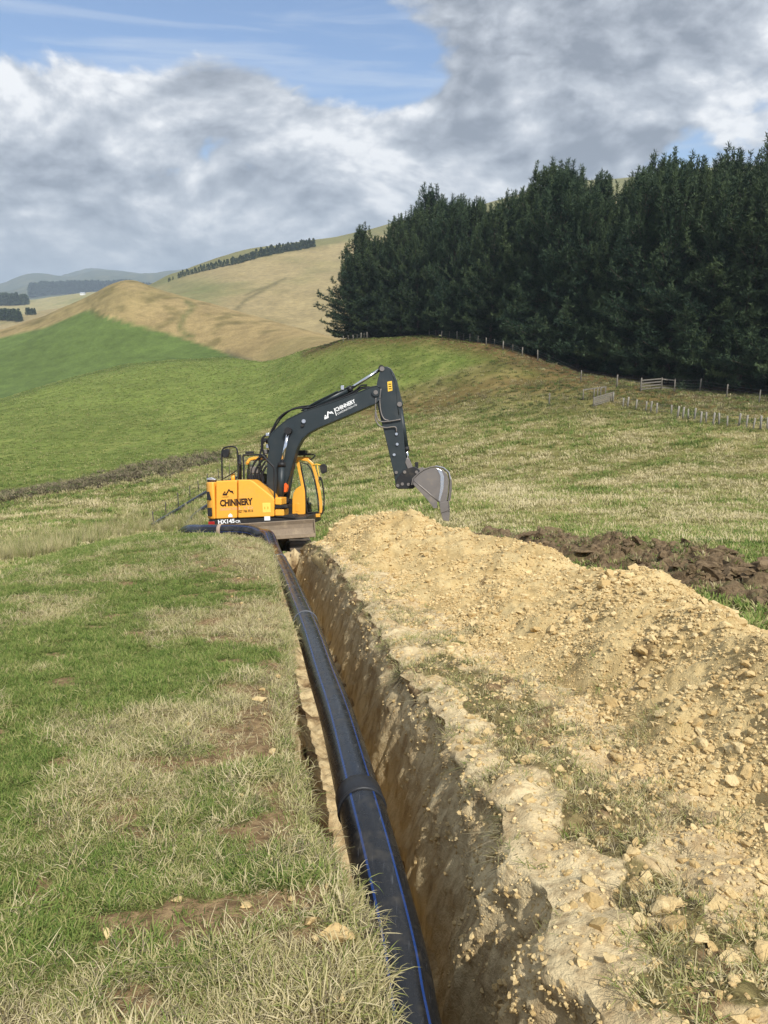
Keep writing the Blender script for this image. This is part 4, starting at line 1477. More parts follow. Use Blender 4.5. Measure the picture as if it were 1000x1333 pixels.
    pl = plate(rounded([(523, 615), (528, 610.5), (540, 607), (546, 611), (548, 617), (541, 632), (538, 636.3), (518, 636.6), (514.5, 633.5), (517, 622)], 2, 1.5), AN - 0.03, AF + 0.03).build('coupler', M_BLACK, root, 0.012)
    for a, b in ((518, 632), (532, 630.5), (527, 614.5), (542.5, 614.5), (516, 615), (524, 630)):
        pina(a, b, AN - 0.05, AF + 0.05, 0.04, 'pin', M_STEEL, pl)
    v = P(542.5, 604, -0.2)
    MB().box((v.x - 0.04, -0.3, v.z - 0.1), (v.x + 0.04, -0.1, v.z + 0.05)).build('coupler_hook', M_BLACK, pl, 0.012)

    # --- bucket: two side plates, wrapped shell, wear band, lip and teeth
    KN_, KF = -0.56, 0.42
    side = [(538, 624), (545, 617.5), (552, 612.5), (560, 609.5), (568, 608.6), (576, 611), (582, 616.5), (584.4, 626), (583.6, 640), (581.8, 653), (574, 656), (568, 650.5), (560, 642.5), (549, 633), (540, 626.5)]
    bk = None
    for y0 in (KN_, KF - 0.025):
        o = plate(side, y0, y0 + 0.025, KN_).build('side_plate', M_STEEL, root, 0.006)
        bk = bk or o
    shell = [(536.8, 631.5), (538, 623.6), (545, 616.8), (552, 611.8), (560, 608.8), (568, 607.6), (577, 609.8), (583.5, 615.5), (585.6, 625), (585, 640), (583.2, 653), (584.2, 666)]
    pp = [P(a, b, KN_) for a, b in shell]
    sh = MB().strip([(v.x, KN_ - 0.02, v.z) for v in pp], [(v.x, KF + 0.02, v.z) for v in pp], 0.028).build('bucket_shell', M_STEEL, root, 0.004)
    pp = [P(a, b, KN_) for a, b in ((567, 606.8), (577.5, 609), (584.3, 615), (586.6, 624))]
    MB().strip([(v.x, KN_ - 0.025, v.z) for v in pp], [(v.x, KF + 0.025, v.z) for v in pp], 0.02).build('wear_band', M_BRIGHT, sh)
    mm = [P(a, b, KN_) for a, b in ((585.6, 624), (586.4, 628), (586, 640), (584.4, 652))]
    for yy in (KN_ + 0.05, KN_ + 0.32, KN_ + 0.58):
        MB().strip([(v.x + 0.02, yy, v.z) for v in mm], [(v.x + 0.02, yy + 0.13, v.z) for v in mm], 0.02).build('wear_strip', M_STEEL, sh)
    q = [P(a, b, KN_) for a, b in ((569, 609.5), (575, 612.5), (578, 620), (577.5, 636), (573, 653), (570.8, 651.5), (573.5, 634), (573.4, 620))]
    MB().prism([(v.x, KN_ - 0.012, v.z) for v in q], (0, 0, 0), (0, 0.014, 0)).build('doubler_plate', M_BRIGHT, bk, 0.003)
    # front rim bar of the near plate
    rim = [P(a, b, KN_) for a, b in ((538.2, 625), (549, 634), (560, 643.5), (571.5, 653))]
    for y0 in (KN_ - 0.02, KF - 0.01):
        MB().tube([(v.x, y0 + 0.01, v.z) for v in rim], 0.022, 6).build('rim', M_STEEL, bk)
        q = [P(a, b, KN_) for a, b in ((538, 630.5), (541, 634), (556, 650), (565, 662), (569.5, 661), (569, 652), (549, 634), (538.2, 625.5))]
        MB().prism([(v.x, y0, v.z) for v in q], (0, 0, 0), (0, 0.025, 0)).build('side_cutter', M_STEEL, bk, 0.005)
    lipq = [P(a, b, KN_) for a, b in ((572, 655), (584.5, 652), (585.5, 664), (574, 668))]
    MB().prism([(v.x, KN_ - 0.02, v.z) for v in lipq], (0, 0, 0), (0, KF - KN_ + 0.04, 0)).build('cutting_lip', M_STEEL, root, 0.006)
    tq = [P(a, b, KN_) for a, b in ((573.5, 660), (585.5, 660), (585.8, 668), (584.8, 679), (577, 677.5), (574, 668))]
    for k in range(4):
        y0 = KN_ + 0.0 + k * 0.285
        MB().prism([(v.x, y0, v.z) for v in tq], (0, 0, 0), (0, 0.10, 0)).build('tooth', M_STEEL, root, 0.008)
    for y0 in (-0.38, -0.06):
        plate([(536, 630), (537, 617), (543, 610), (550, 608), (556, 612), (545, 622)], y0, y0 + 0.035, KN_).build('ear', M_STEEL, sh, 0.005)

    # --- lettering
    def text(s, p0, p1, hgt, y, m_, par, name='lettering', bold=0.0):
        """flat lettering from pixel p0 to p1 (baseline ends), hgt = cap height in photo pixels"""
        cu = bpy.data.curves.new('txt', 'FONT')
        cu.body = s
        cu.offset = bold
        cu.resolution_u = 2
        tmp = bpy.data.objects.new('txt', cu)
        COL.objects.link(tmp)
        dg = bpy.context.evaluated_depsgraph_get()
        me = bpy.data.meshes.new_from_object(tmp.evaluated_get(dg))
        bpy.data.objects.remove(tmp)
        n_ = len(me.vertices)
        co = np.zeros(n_ * 3, np.float32); me.vertices.foreach_get('co', co); co = co.reshape(-1, 3)
        x0, x1, z0, z1 = co[:, 0].min(), co[:, 0].max(), co[:, 1].min(), co[:, 1].max()
        a, b = P(*p0, y), P(*p1, y)
        ex = b - a
        L_ = ex.length; ex = ex.normalized()
        ez = Vector((-ex.z, 0, ex.x))
        hz = hgt / 1000.0 * 19.0
        out_ = []
        for c in co:
            w_ = a + ex * ((c[0] - x0) / (x1 - x0) * L_) + ez * ((c[1] - z0) / (z1 - z0) * hz)
            out_.append((w_.x, y, w_.z))
        me.vertices.foreach_set('co', np.array(out_, np.float32).ravel())
        me.update()
        return link(name, me, m_, par)

    def logo(p0, p1, hgt, y, m_, par):
        a, b = P(*p0, y), P(*p1, y)
        ex = b - a; L_ = ex.length; ex = ex.normalized(); ez = Vector((-ex.z, 0, ex.x)); hz = hgt * 0.019
        mm_ = MB()
        for poly in ([(0, .06), (.40, 0), (.46, .22), (.40, .36), (.24, .34), (.06, .40)], [(.10, .46), (.20, .66), (.30, .62), (.30, .42)],
                     [(.34, .34), (.46, .66), (.58, 1.0), (.66, .92), (.72, .74), (.95, .66), (1.0, .10), (.84, .40), (.70, .46), (.60, .70), (.48, .32)]):
            mm_.bm.faces.new([mm_.bm.verts.new(a + ex * (u_ * L_) + ez * (v_ * hz)) for u_, v_ in poly])
        for v in mm_.bm.verts:
            v.co.y = y
        return mm_.build('logo', m_, par)
    yt = YN - 0.004
    text('CHINNERY', (286.6, 659.8), (329.6, 657.2), 9.2, yt, M_INK, root, 'lettering', 0.05)
    text('CONSTRUCTION', (286.6, 664.8), (308.5, 663.6), 3.3, yt, M_GREYTXT, root, 'lettering', 0.01)
    text('LTD', (311, 663.4), (329.6, 662.4), 3.3, yt, M_PINK, root, 'lettering', 0.01)
    text('027 786 0516', (310.8, 667.7), (329.8, 666.4), 3.4, yt, M_INK, root, 'lettering', 0.02)
    logo((289.6, 645.4), (304.4, 644.5), 8.3, yt, M_INK, root)
    text('CHINNERY', (288.6, 647.9), (298.4, 647.4), 1.3, yt, M_INK, root, 'lettering', 0.01)
    text('HX145', (284.2, 682.2), (305.8, 680.6), 5.4, YN + 0.006, M_WHITE, root, 'lettering', 0.035)
    text('CR', (306.6, 680.6), (313.4, 680.1), 3.2, YN + 0.006, M_WHITE, root, 'lettering', 0.03)
    yt = BN - 0.006
    logo((423.0, 546.5), (435.2, 539.6), 8.0, yt, M_WHITE, boom)
    MB().prism([(v.x, yt, v.z) for v in (P(434.6, 531.5, yt), P(435.5, 531.1, yt), P(438.6, 540.7, yt), P(437.7, 541.1, yt))], (0, 0, 0), (0, 0.003, 0)).build('logo_bar', M_WHITE, boom)
    text('CHINNERY', (437.8, 536.2), (463.4, 524.0), 5.4, yt, M_WHITE, boom, 'lettering', 0.03)
    text('CONSTRUCTION LTD', (439.8, 539.8), (465, 527.6), 2.3, yt, M_WHITE, boom, 'lettering', 0.005)

    # --- undercarriage, square to the trench
    d2_ = Vector((-0.15, 1.0, 0))
    ty = (d2_ - up * d2_.dot(up)).normalized()
    tx = ty.cross(up).normalized()
    U = MI.to_3x3() @ Matrix((tx, ty, up)).transposed()

    def uc(x, y, z):
        return U @ Vector((x, y, z))

    def ubox(m_, lo, hi):
        c = [(lo[0], lo[2]), (hi[0], lo[2]), (hi[0], hi[2]), (lo[0], hi[2])]
        return m_.prism([uc(a, lo[1], b) for a, b in c], (0, 0, 0), U @ Vector((0, hi[1] - lo[1], 0)))
    for sx in (-0.92, 0.92):
        loop = []
        rr_ = 0.36
        for i in range(24):
            a = math.pi / 2 + math.pi * i / 12 * 1.0
            loop.append((( -1.35 if i < 12 else 1.35) + rr_ * math.cos(a), 0.37 + rr_ * math.sin(a)))
        mm = MB()
        outer = [uc(sx - 0.25, a, b) for a, b in loop]
        inner = [uc(sx - 0.25, a * 0.955, 0.37 + (b - 0.37) * 0.86) for a, b in loop]
        w_ = U @ Vector((0.5, 0, 0))
        n_ = len(outer)
        va = [mm.bm.verts.new(p) for p in outer]; vb = [mm.bm.verts.new(p + w_) for p in outer]
        vc = [mm.bm.verts.new(p) for p in inner]; vd = [mm.bm.verts.new(p + w_) for p in inner]
        for i in range(n_):
            j = (i + 1) % n_
            for f in ((va[i], va[j], vb[j], vb[i]), (vc[i], vd[i], vd[j], vc[j]), (va[i], vc[i], vc[j], va[j]), (vb[i], vb[j], vd[j], vd[i])):
                mm.bm.faces.new(f)
        per = 2 * 2.7 + 2 * math.pi * rr_
        for i in range(44):      # grouser bars
            s_ = i / 44 * per
            if s_ < 2.7: cx_, cz_, ang = -1.35 + s_, 0.37 + rr_, 0
            elif s_ < 2.7 + math.pi * rr_:
                t_ = (s_ - 2.7) / rr_; cx_, cz_, ang = 1.35 + rr_ * math.sin(t_), 0.37 + rr_ * math.cos(t_), -t_
            elif s_ < 5.4 + math.pi * rr_: cx_, cz_, ang = 1.35 - (s_ - 2.7 - math.pi * rr_), 0.37 - rr_, math.pi
            else:
                t_ = (s_ - 5.4 - math.pi * rr_) / rr_; cx_, cz_, ang = -1.35 - rr_ * math.sin(t_), 0.37 - rr_ * math.cos(t_), math.pi - t_
            ca, sa = math.cos(ang), math.sin(ang)
            q = [(cx_ + a * ca - b * sa, cz_ + a * sa + b * ca) for a, b in ((-0.055, -0.02), (0.055, -0.02), (0.05, 0.012), (0.012, 0.03), (-0.012, 0.03), (-0.05, 0.012))]
            mm.prism([uc(sx - 0.26, a, b) for a, b in q], (0, 0, 0), U @ Vector((0.52, 0, 0)))
        tr = mm.build('track', M_TRACK, root)
        for yy, r_, nm in ((-1.35, 0.29, 'idler'), (1.35, 0.30, 'sprocket'), (-0.75, 0.12, 'roller'), (-0.25, 0.12, 'roller'), (0.25, 0.12, 'roller'), (0.75, 0.12, 'roller')):
            zz = 0.37 if r_ > 0.2 else 0.16
            MB().tube([uc(sx - 0.16, yy, zz), uc(sx + 0.16, yy, zz)], r_, 18).build(nm, M_TRACK, tr)
        ubox(MB(), (sx - 0.14, -1.1, 0.28), (sx + 0.14, 1.1, 0.5)).build('track_frame', M_TRACK, tr, 0.02)
    ubox(MB(), (-0.7, -0.55, 0.42), (0.7, 0.55, 0.62)).build('car_body', M_BLACK, root, 0.03)
    MB().tube([uc(0, 0, 0.6), uc(0, 0, 0.98)], 0.52, 28).build('slew_ring', M_BLACK, root)
    # dozer blade, raised, facing the camera
    bc = MI @ Vector(pt(345.2, 702.5, 18.15))
    bx = U @ Vector((1, 0, 0)); by = U @ Vector((0, 1, 0)); bz = U @ Vector((0, 0, 1))
    tilt_ = Matrix.Rotation(R(-3.2), 3, by)
    bx, bz = tilt_ @ bx, tilt_ @ bz
    prof = [(-0.10, 0.0), (-0.045, 0.10), (-0.02, 0.22), (-0.035, 0.32), (-0.08, 0.41)]
    A = [bc - bx * 1.17 + by * a + bz * b for a, b in prof]
    B = [bc + bx * 1.17 + by * a + bz * b for a, b in prof]
    bl = MB().strip(A, B, 0.03).build('dozer_blade', M_BLADE, root, 0.006)
    MB().strip([bc - bx * 1.18 + by * -0.13 + bz * b for b in (0.0, 0.09)], [bc + bx * 1.18 + by * -0.13 + bz * b for b in (0.0, 0.09)], 0.025).build('cutting_edge', M_BLADE, bl, 0.005)
    for s_ in (-1, 1):
        MB().prism([bc + bx * 1.17 * s_ + by * a + bz * b for a, b in ((-0.11, -0.01), (0.12, 0.04), (0.10, 0.35), (-0.08, 0.42))], (0, 0, 0), bx * 0.02 * s_).build('end_plate', M_BLADE, bl)
        MB().tube([bc + bx * 0.55 * s_ + by * 0.05 + bz * 0.18, uc(0.45 * s_, -0.5, 0.5)], [0.09, 0.11], 8).build('push_arm', M_BLACK, bl)
    MB().tube([bc + by * 0.05 + bz * 0.36, uc(0, -0.5, 0.62)], 0.07, 10).build('blade_ram', M_BLACK, bl)
    return root


build_excavator()
# ------------------------------------------------------------------ pipes
def m_pipe(N, b):
    a = N.attr('ang'); s = N.attr('len')
    n = N.noise(N.pos(), 30.0, 5, 0.6)
    n2 = N.noise(N.pos(), 5.0, 4, 0.6)
    fr = N.math('FRACT', N.math('MULTIPLY', a, 6.0))
    d = N.math('ABSOLUTE', N.math('SUBTRACT', fr, 0.5))
    stripe = N.ramp(d, 0.040, 0.050, 1.0, 0.0)
    c = N.mix(stripe, (0.010, 0.011, 0.013), (0.014, 0.042, 0.16))
    c = N.mix(N.ramp(n, 0.5, 0.8, 0.0, 0.12), c, (0.16, 0.145, 0.12))
    c = N.mix(N.ramp(n2, 0.5, 0.75, 0.0, 0.22), c, (0.20, 0.165, 0.11))
    sc_ = N.noise(N.vmath('MULTIPLY', N.pos(), (60., 4., 30.)), 1.0, 3, 0.6)
    c = N.mix(N.ramp(sc_, 0.62, 0.7, 0.0, 0.18), c, (0.22, 0.23, 0.25))
    N.l(c, b.inputs['Base Color'])
    N.l(N.ramp(n2, 0.3, 0.7, 0.20, 0.34), b.inputs['Roughness'])


M_PIPE = mat('black_plastic_pipe', rough=0.36, spec=0.5, build=m_pipe)
M_PIPEDULL = mat('scuffed_collar', (0.02, 0.021, 0.024), 0.45)
M_BEAD = mat('weld_bead', (0.10, 0.105, 0.115), 0.5)
M_STRAP = mat('webbing_strap', (0.36, 0.27, 0.20), 0.9)
PIPE_R = 0.14


def tube_mesh(name, path, r, seg=28, twist=0.0):
    path = np.array([tuple(p) for p in path])
    d = np.gradient(path, axis=0)
    d /= np.linalg.norm(d, axis=1)[:, None]
    up = np.array([0, 0, 1.0])
    s = np.cross(d, up); s /= np.linalg.norm(s, axis=1)[:, None]
    q = np.cross(s, d)
    L = np.concatenate([[0], np.cumsum(np.linalg.norm(np.diff(path, axis=0), axis=1))])
    k = np.arange(seg + 1) / seg
    ang = 2 * np.pi * k
    V = path[:, None, :] + r * (s[:, None, :] * np.cos(ang)[None, :, None] + q[:, None, :] * np.sin(ang)[None, :, None])
    n = len(path)
    A = np.repeat(k[None, :], n, 0) + twist
    me = mesh_np(name, V.reshape(-1, 3), grid_faces(n, seg + 1)[:, ::-1], {'ang': A.ravel(), 'len': np.repeat(L[:, None], seg + 1, 1).ravel()})
    return me, path, d, L


def ring(name, c, d, r0, r1, w, m_, parent):
    """short collar round the pipe at point c along direction d"""
    c = Vector(c); d = Vector(d).normalized()
    mm = MB()
    mm.tube([c - d * w / 2, c - d * (w / 2 - 0.006), c + d * (w / 2 - 0.006), c + d * w / 2], [r0, r1, r1, r0], 28)
    return mm.build(name, m_, parent, smooth=True)


def main_pipe():
    pts = [(0.95, -3.9, 3.9 * SLOPE - 0.97), (0.62, -1.5, 1.5 * SLOPE - 0.95), (0.40, 0.6, -0.6 * SLOPE - 0.88)]
    for px, py, hb in ((560, 1470, 2.44), (532, 1333, 2.38), (518.5, 1250, 2.28), (491, 1130, 2.13), (469, 1045, 2.03), (441, 940, 1.96), (421, 880, 1.90),
                       (405, 830, 1.82), (389.5, 790, 1.76), (371, 745, 1.68), (358, 720, 1.61)):
        pts.append(tuple(pt(px, py, hb * 1000.0 / (py - 617))))
    for px, py, t in ((350, 705, 16.8), (340, 696.5, 17.2), (326, 691.5, 17.4), (305, 690, 17.5), (283, 690.5, 17.6), (262, 691.5, 17.9)):
        p = pt(px, py, t)
        p[2] = max(p[2], float(H(p[0], p[1])[0]) + PIPE_R - 0.03)
        pts.append(tuple(p))
    for px, t in ((243, 18.8), (222, 21.5), (214, 26.0), (214, 31.0)):
        x = (px - 500) / 1000.0 * t
        y = t * 0.96
        pts.append((x, y, float(H(x, y)[0]) + PIPE_R - 0.03))
    path = smooth_path(pts, 14)
    me, P_, D_, L_ = tube_mesh('pipe', path, PIPE_R, 32, 0.083)
    o = tag(link('water_pipe', me, M_PIPE), 'long black plastic pipe with blue stripes curving down into the trench', 'pipe')

    def at(px, py):
        c = np.array(P_)
        a, b, t = proj(c)
        k = int(np.argmin((a - px) ** 2 + (b - py) ** 2))
        return P_[k], D_[k], k
    c, d, k = at(468, 1042)
    ring('collar', c, d, PIPE_R + 0.004, PIPE_R + 0.007, 0.17, M_PIPEDULL, o)
    ring('weld_bead', c - 0.085 * d, d, PIPE_R + 0.002, PIPE_R + 0.012, 0.022, M_PIPEDULL, o)
    for px, py in ((369, 729), (402, 808)):
        c, d, k = at(px, py)
        ring('weld_bead', c, d, PIPE_R + 0.002, PIPE_R + 0.010, 0.018, M_BEAD, o)
    c, d, k = at(287, 691)
    s = ring('lifting_strap', c, d, PIPE_R + 0.004, PIPE_R + 0.012, 0.09, M_STRAP, None)
    tag(s, 'brown webbing strap wrapped round the pipe beside the excavator', 'strap')
    return path


MAIN_PATH = np.array([tuple(p) for p in main_pipe()])


def ground_pipe(pix, label):
    pts = []
    for px, py, t0 in pix:
        p = hit(px, py, t0)
        pts.append((p[0], p[1], p[2] + PIPE_R))
    path = smooth_path(pts, 10)
    me, *_ = tube_mesh('pipe', path, PIPE_R, 14, 0.05)
    tag(link('water_pipe', me, M_PIPE), label, 'pipe', 'pipes lying on the slope beyond the excavator')


ground_pipe([(197, 687, 40), (215, 676, 40), (232, 665.5, 40), (250, 654, 40), (268, 643, 40), (290, 632, 40), (312, 622, 40)], 'straight black pipe lying along the thin fence on the far slope')
ground_pipe([(236, 694, 28), (241, 689.5, 28), (246, 681, 28), (254, 672, 28), (266, 663, 28), (280, 656, 28), (300, 652, 28)], 'curved black pipe on the grass just behind the excavator tail')

# ------------------------------------------------------------------ fences and yard
M_POST = mat('weathered_post', rough=0.9, build=lambda N, b: N.l(N.mix(N.ramp(N.noise(N.vmath('MULTIPLY', N.pos(), (30., 30., 3.)), 1.0, 4), 0.3, 0.7), (0.13, 0.115, 0.09), (0.26, 0.235, 0.19)), b.inputs['Base Color']))
M_PALEPOST = mat('pale_post', rough=0.9, build=lambda N, b: N.l(N.mix(N.ramp(N.noise(N.vmath('MULTIPLY', N.pos(), (30., 30., 3.)), 1.0, 4), 0.3, 0.7), (0.21, 0.19, 0.155), (0.36, 0.33, 0.28)), b.inputs['Base Color']))
M_WIRE = mat('fence_wire', (0.22, 0.22, 0.22), 0.5, 0.6)
M_IRON = mat('iron_stake', (0.10, 0.09, 0.085), 0.7, 0.3)


def post_mesh(h, r, square=False, seg=7):
    m = MB()
    m.tube([(0, 0, -0.25), (0, 0, h * 0.5), (random.uniform(-.02, .02), 0, h - 0.02), (0, 0, h)], [r, r * 0.97, r * 0.95, r * 0.7], 4 if square else seg)
    o = m.build('post', M_POST)
    me = o.data
    bpy.data.objects.remove(o)
    return me


def fence(pix, label, post_h=1.15, r=0.07, t0=40, lean=0.05, wires=3, battens=0, stake=False, group=None, wire_r=0.006, pale=False):
    pts = [hit(px, py, t0) for px, py in pix]
    root = empty('fence', tuple(pts[0]), label, 'fence', group)
    me = [post_mesh(post_h * k, r * q) for k, q in ((1.0, 1.0), (0.92, 0.9), (1.06, 1.1))]
    if stake:
        for m_ in me:
            m_.materials.clear(); m_.materials.append(M_IRON)
    if pale:
        for m_ in me:
            m_.materials.clear(); m_.materials.append(M_PALEPOST)
    base = Vector(pts[0])
    tops = []
    for i, p in enumerate(pts):
        o = link('post', me[i % 3], None, root)
        o.location = Vector(p) - base
        o.rotation_euler = (random.uniform(-lean, lean), random.uniform(-lean, lean), random.uniform(0, 6))
        tops.append(Vector(p) - base)
    bme = post_mesh(post_h * 0.85, r * 0.45, True) if battens else None
    for i in range(len(pts) - 1):
        for k in range(battens):
            t = (k + 1) / (battens + 1)
            q = tops[i].lerp(tops[i + 1], t)
            w = q + base
            q.z = float(H(w.x, w.y)[0]) - base.z + 0.1
            o = link('batten', bme, None, root)
            o.location = q
            o.rotation_euler = (random.uniform(-lean, lean), random.uniform(-lean, lean), 0)
    for k in range(wires):
        z = post_h * (0.25 + 0.65 * k / max(1, wires - 1))
        m = MB()
        m.tube([p + Vector((0, 0, z)) for p in tops], wire_r, 4)
        m.build('wire', M_WIRE, root)
    return root


fence([(798, 524), (811, 530), (817, 531), (828, 533.5), (841, 535), (847, 537), (855, 538.5), (874, 540), (882, 544.5), (889, 544.8), (896, 546), (904, 547), (912, 551), (919, 550.5), (928, 553.5),
       (936, 553), (946.5, 556), (962, 555), (971.5, 556.5), (980.5, 559.5), (990, 558.5), (999, 560), (1010, 561), (1024, 562), (1040, 564)],
      'pale post and wire fence crossing the grass in front of the pines', 1.05, 0.085, 45, 0.07, 4, pale=True)
fence([(700, 470), (756, 497), (803, 506), (834, 509), (878, 510), (911, 511), (946, 518), (988, 525), (1030, 530)], 'dark post and wire fence along the foot of the pines', 1.5, 0.08, 60, 0.03, 4)
fence([(447, 446), (460, 444), (470, 442.5), (478, 441), (490, 439.5), (502, 438.5), (515, 437.5), (528, 436.5), (543, 436.6), (559, 437.5), (575, 440), (595, 442), (612, 445), (633, 450), (655, 456), (680, 464)],
      'thin post fence along the grassy brow at the end of the pine row', 1.25, 0.09, 90, 0.03, 4, 1)
fence([(200.5, 686), (216.5, 671), (232.5, 660.5), (247.5, 649), (259, 641), (271, 633), (285, 625), (299, 618), (314, 610)], 'dark stake fence running down the far slope past the pipe', 1.15, 0.04, 40, 0.03, 2, 0, True)


def yard():
    """small timber stockyard pieces beside the fence"""
    def rails(name, a, b, label, posts, h, nr, drop=0.0, cat='fence', slant=0.0):
        A, B = hit(*a, 45), hit(*b, 45)
        root = empty(name, tuple(A), label, cat)
        d = Vector(B) - Vector(A)
        pm = post_mesh(h, 0.085, True)
        for k in posts:
            q = d * k
            w = Vector(A) + q
            o = link('post', pm, None, root)
            o.location = (q.x, q.y, float(H(w.x, w.y)[0]) - A[2])
        side = Vector((-d.y, d.x, 0)).normalized() * 0.06
        for k in range(nr):
            z = h * (0.9 - 0.75 * k / max(1, nr - 1)) if nr > 1 else h * 0.92
            m = MB()
            p, q = Vector((0, 0, z)), d + Vector((0, 0, z - drop))
            m.prism([p + Vector((0, 0, -0.07)), q + Vector((0, 0, -0.07)), q + Vector((0, 0, 0.07)), p + Vector((0, 0, 0.07))], side, side * 1.6)
            m.build('rail', M_POST, root)
        return root
    rails('timber_gate', (834, 509.5), (861, 506.5), 'grey timber rail gate standing between posts under the pines', (0, 1.0), 1.35, 4, 0.0, 'gate')
    rails('rail_fence', (861, 506.5), (878, 507), 'short sloping rail between gate post and fence under the pines', (1.0,), 1.3, 2, 0.1)
    rails('rail_fence', (759, 521), (788, 517), 'pale timber rail pen beside the fence corner', (0, 0.48, 0.64, 0.78, 1.0), 1.2, 1)
    rails('timber_gate', (772.5, 530.5), (798, 522.5), 'weathered slatted gate leaning at the fence corner', (0, 1.0), 1.05, 5, 0.0, 'gate')
    p = hit(715, 527, 45)
    tag(link('marker_post', post_mesh(1.3, 0.09), M_POST), 'lone pale post standing in the grass before the pines', 'post').location = tuple(p)


yard()
# ------------------------------------------------------------------ pines
def m_needles(N, b):
    t = N.attr('tint')
    r = N.n('ShaderNodeObjectInfo').outputs['Random']
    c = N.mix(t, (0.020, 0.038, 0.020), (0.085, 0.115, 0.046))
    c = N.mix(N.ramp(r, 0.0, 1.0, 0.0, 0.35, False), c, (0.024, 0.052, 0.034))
    N.l(c, b.inputs['Base Color'])


M_NEEDLE = mat('pine_needles', rough=0.75, spec=0.15, build=m_needles)
M_BARK = mat('pine_bark', rough=0.95, build=lambda N, b: N.l(N.mix(N.ramp(N.noise(N.vmath('MULTIPLY', N.objco(), (6., 6., 1.2)), 1.0, 5), 0.3, 0.7), (0.045, 0.034, 0.026), (0.12, 0.095, 0.075)), b.inputs['Base Color']))


def clumps(C, D, L, g, per=8, wid=0.11, tint=None):
    """tufts of narrow needles at points C pointing roughly along D"""
    n = len(C)
    V = np.zeros((n, per, 3, 3))
    T = np.repeat((g.random(n) if tint is None else tint)[:, None], per, 1)
    for k in range(per):
        dv = D + g.normal(size=(n, 3)) * 0.62
        dv /= np.linalg.norm(dv, axis=1)[:, None]
        s = np.cross(dv, g.normal(size=(n, 3)))
        s /= np.linalg.norm(s, axis=1)[:, None]
        ln = (L * g.uniform(0.6, 1.15, n))[:, None]
        w = (wid * g.uniform(0.7, 1.3, n))[:, None]
        o = C + g.normal(size=(n, 3)) * 0.07
        V[:, k, 0] = o - s * w * 0.5
        V[:, k, 1] = o + s * w * 0.5 + dv * ln * 0.35
        V[:, k, 2] = o + dv * ln
    return V.reshape(-1, 3), np.repeat(np.clip(T + g.normal(size=T.shape) * 0.12, 0, 1).ravel(), 3)


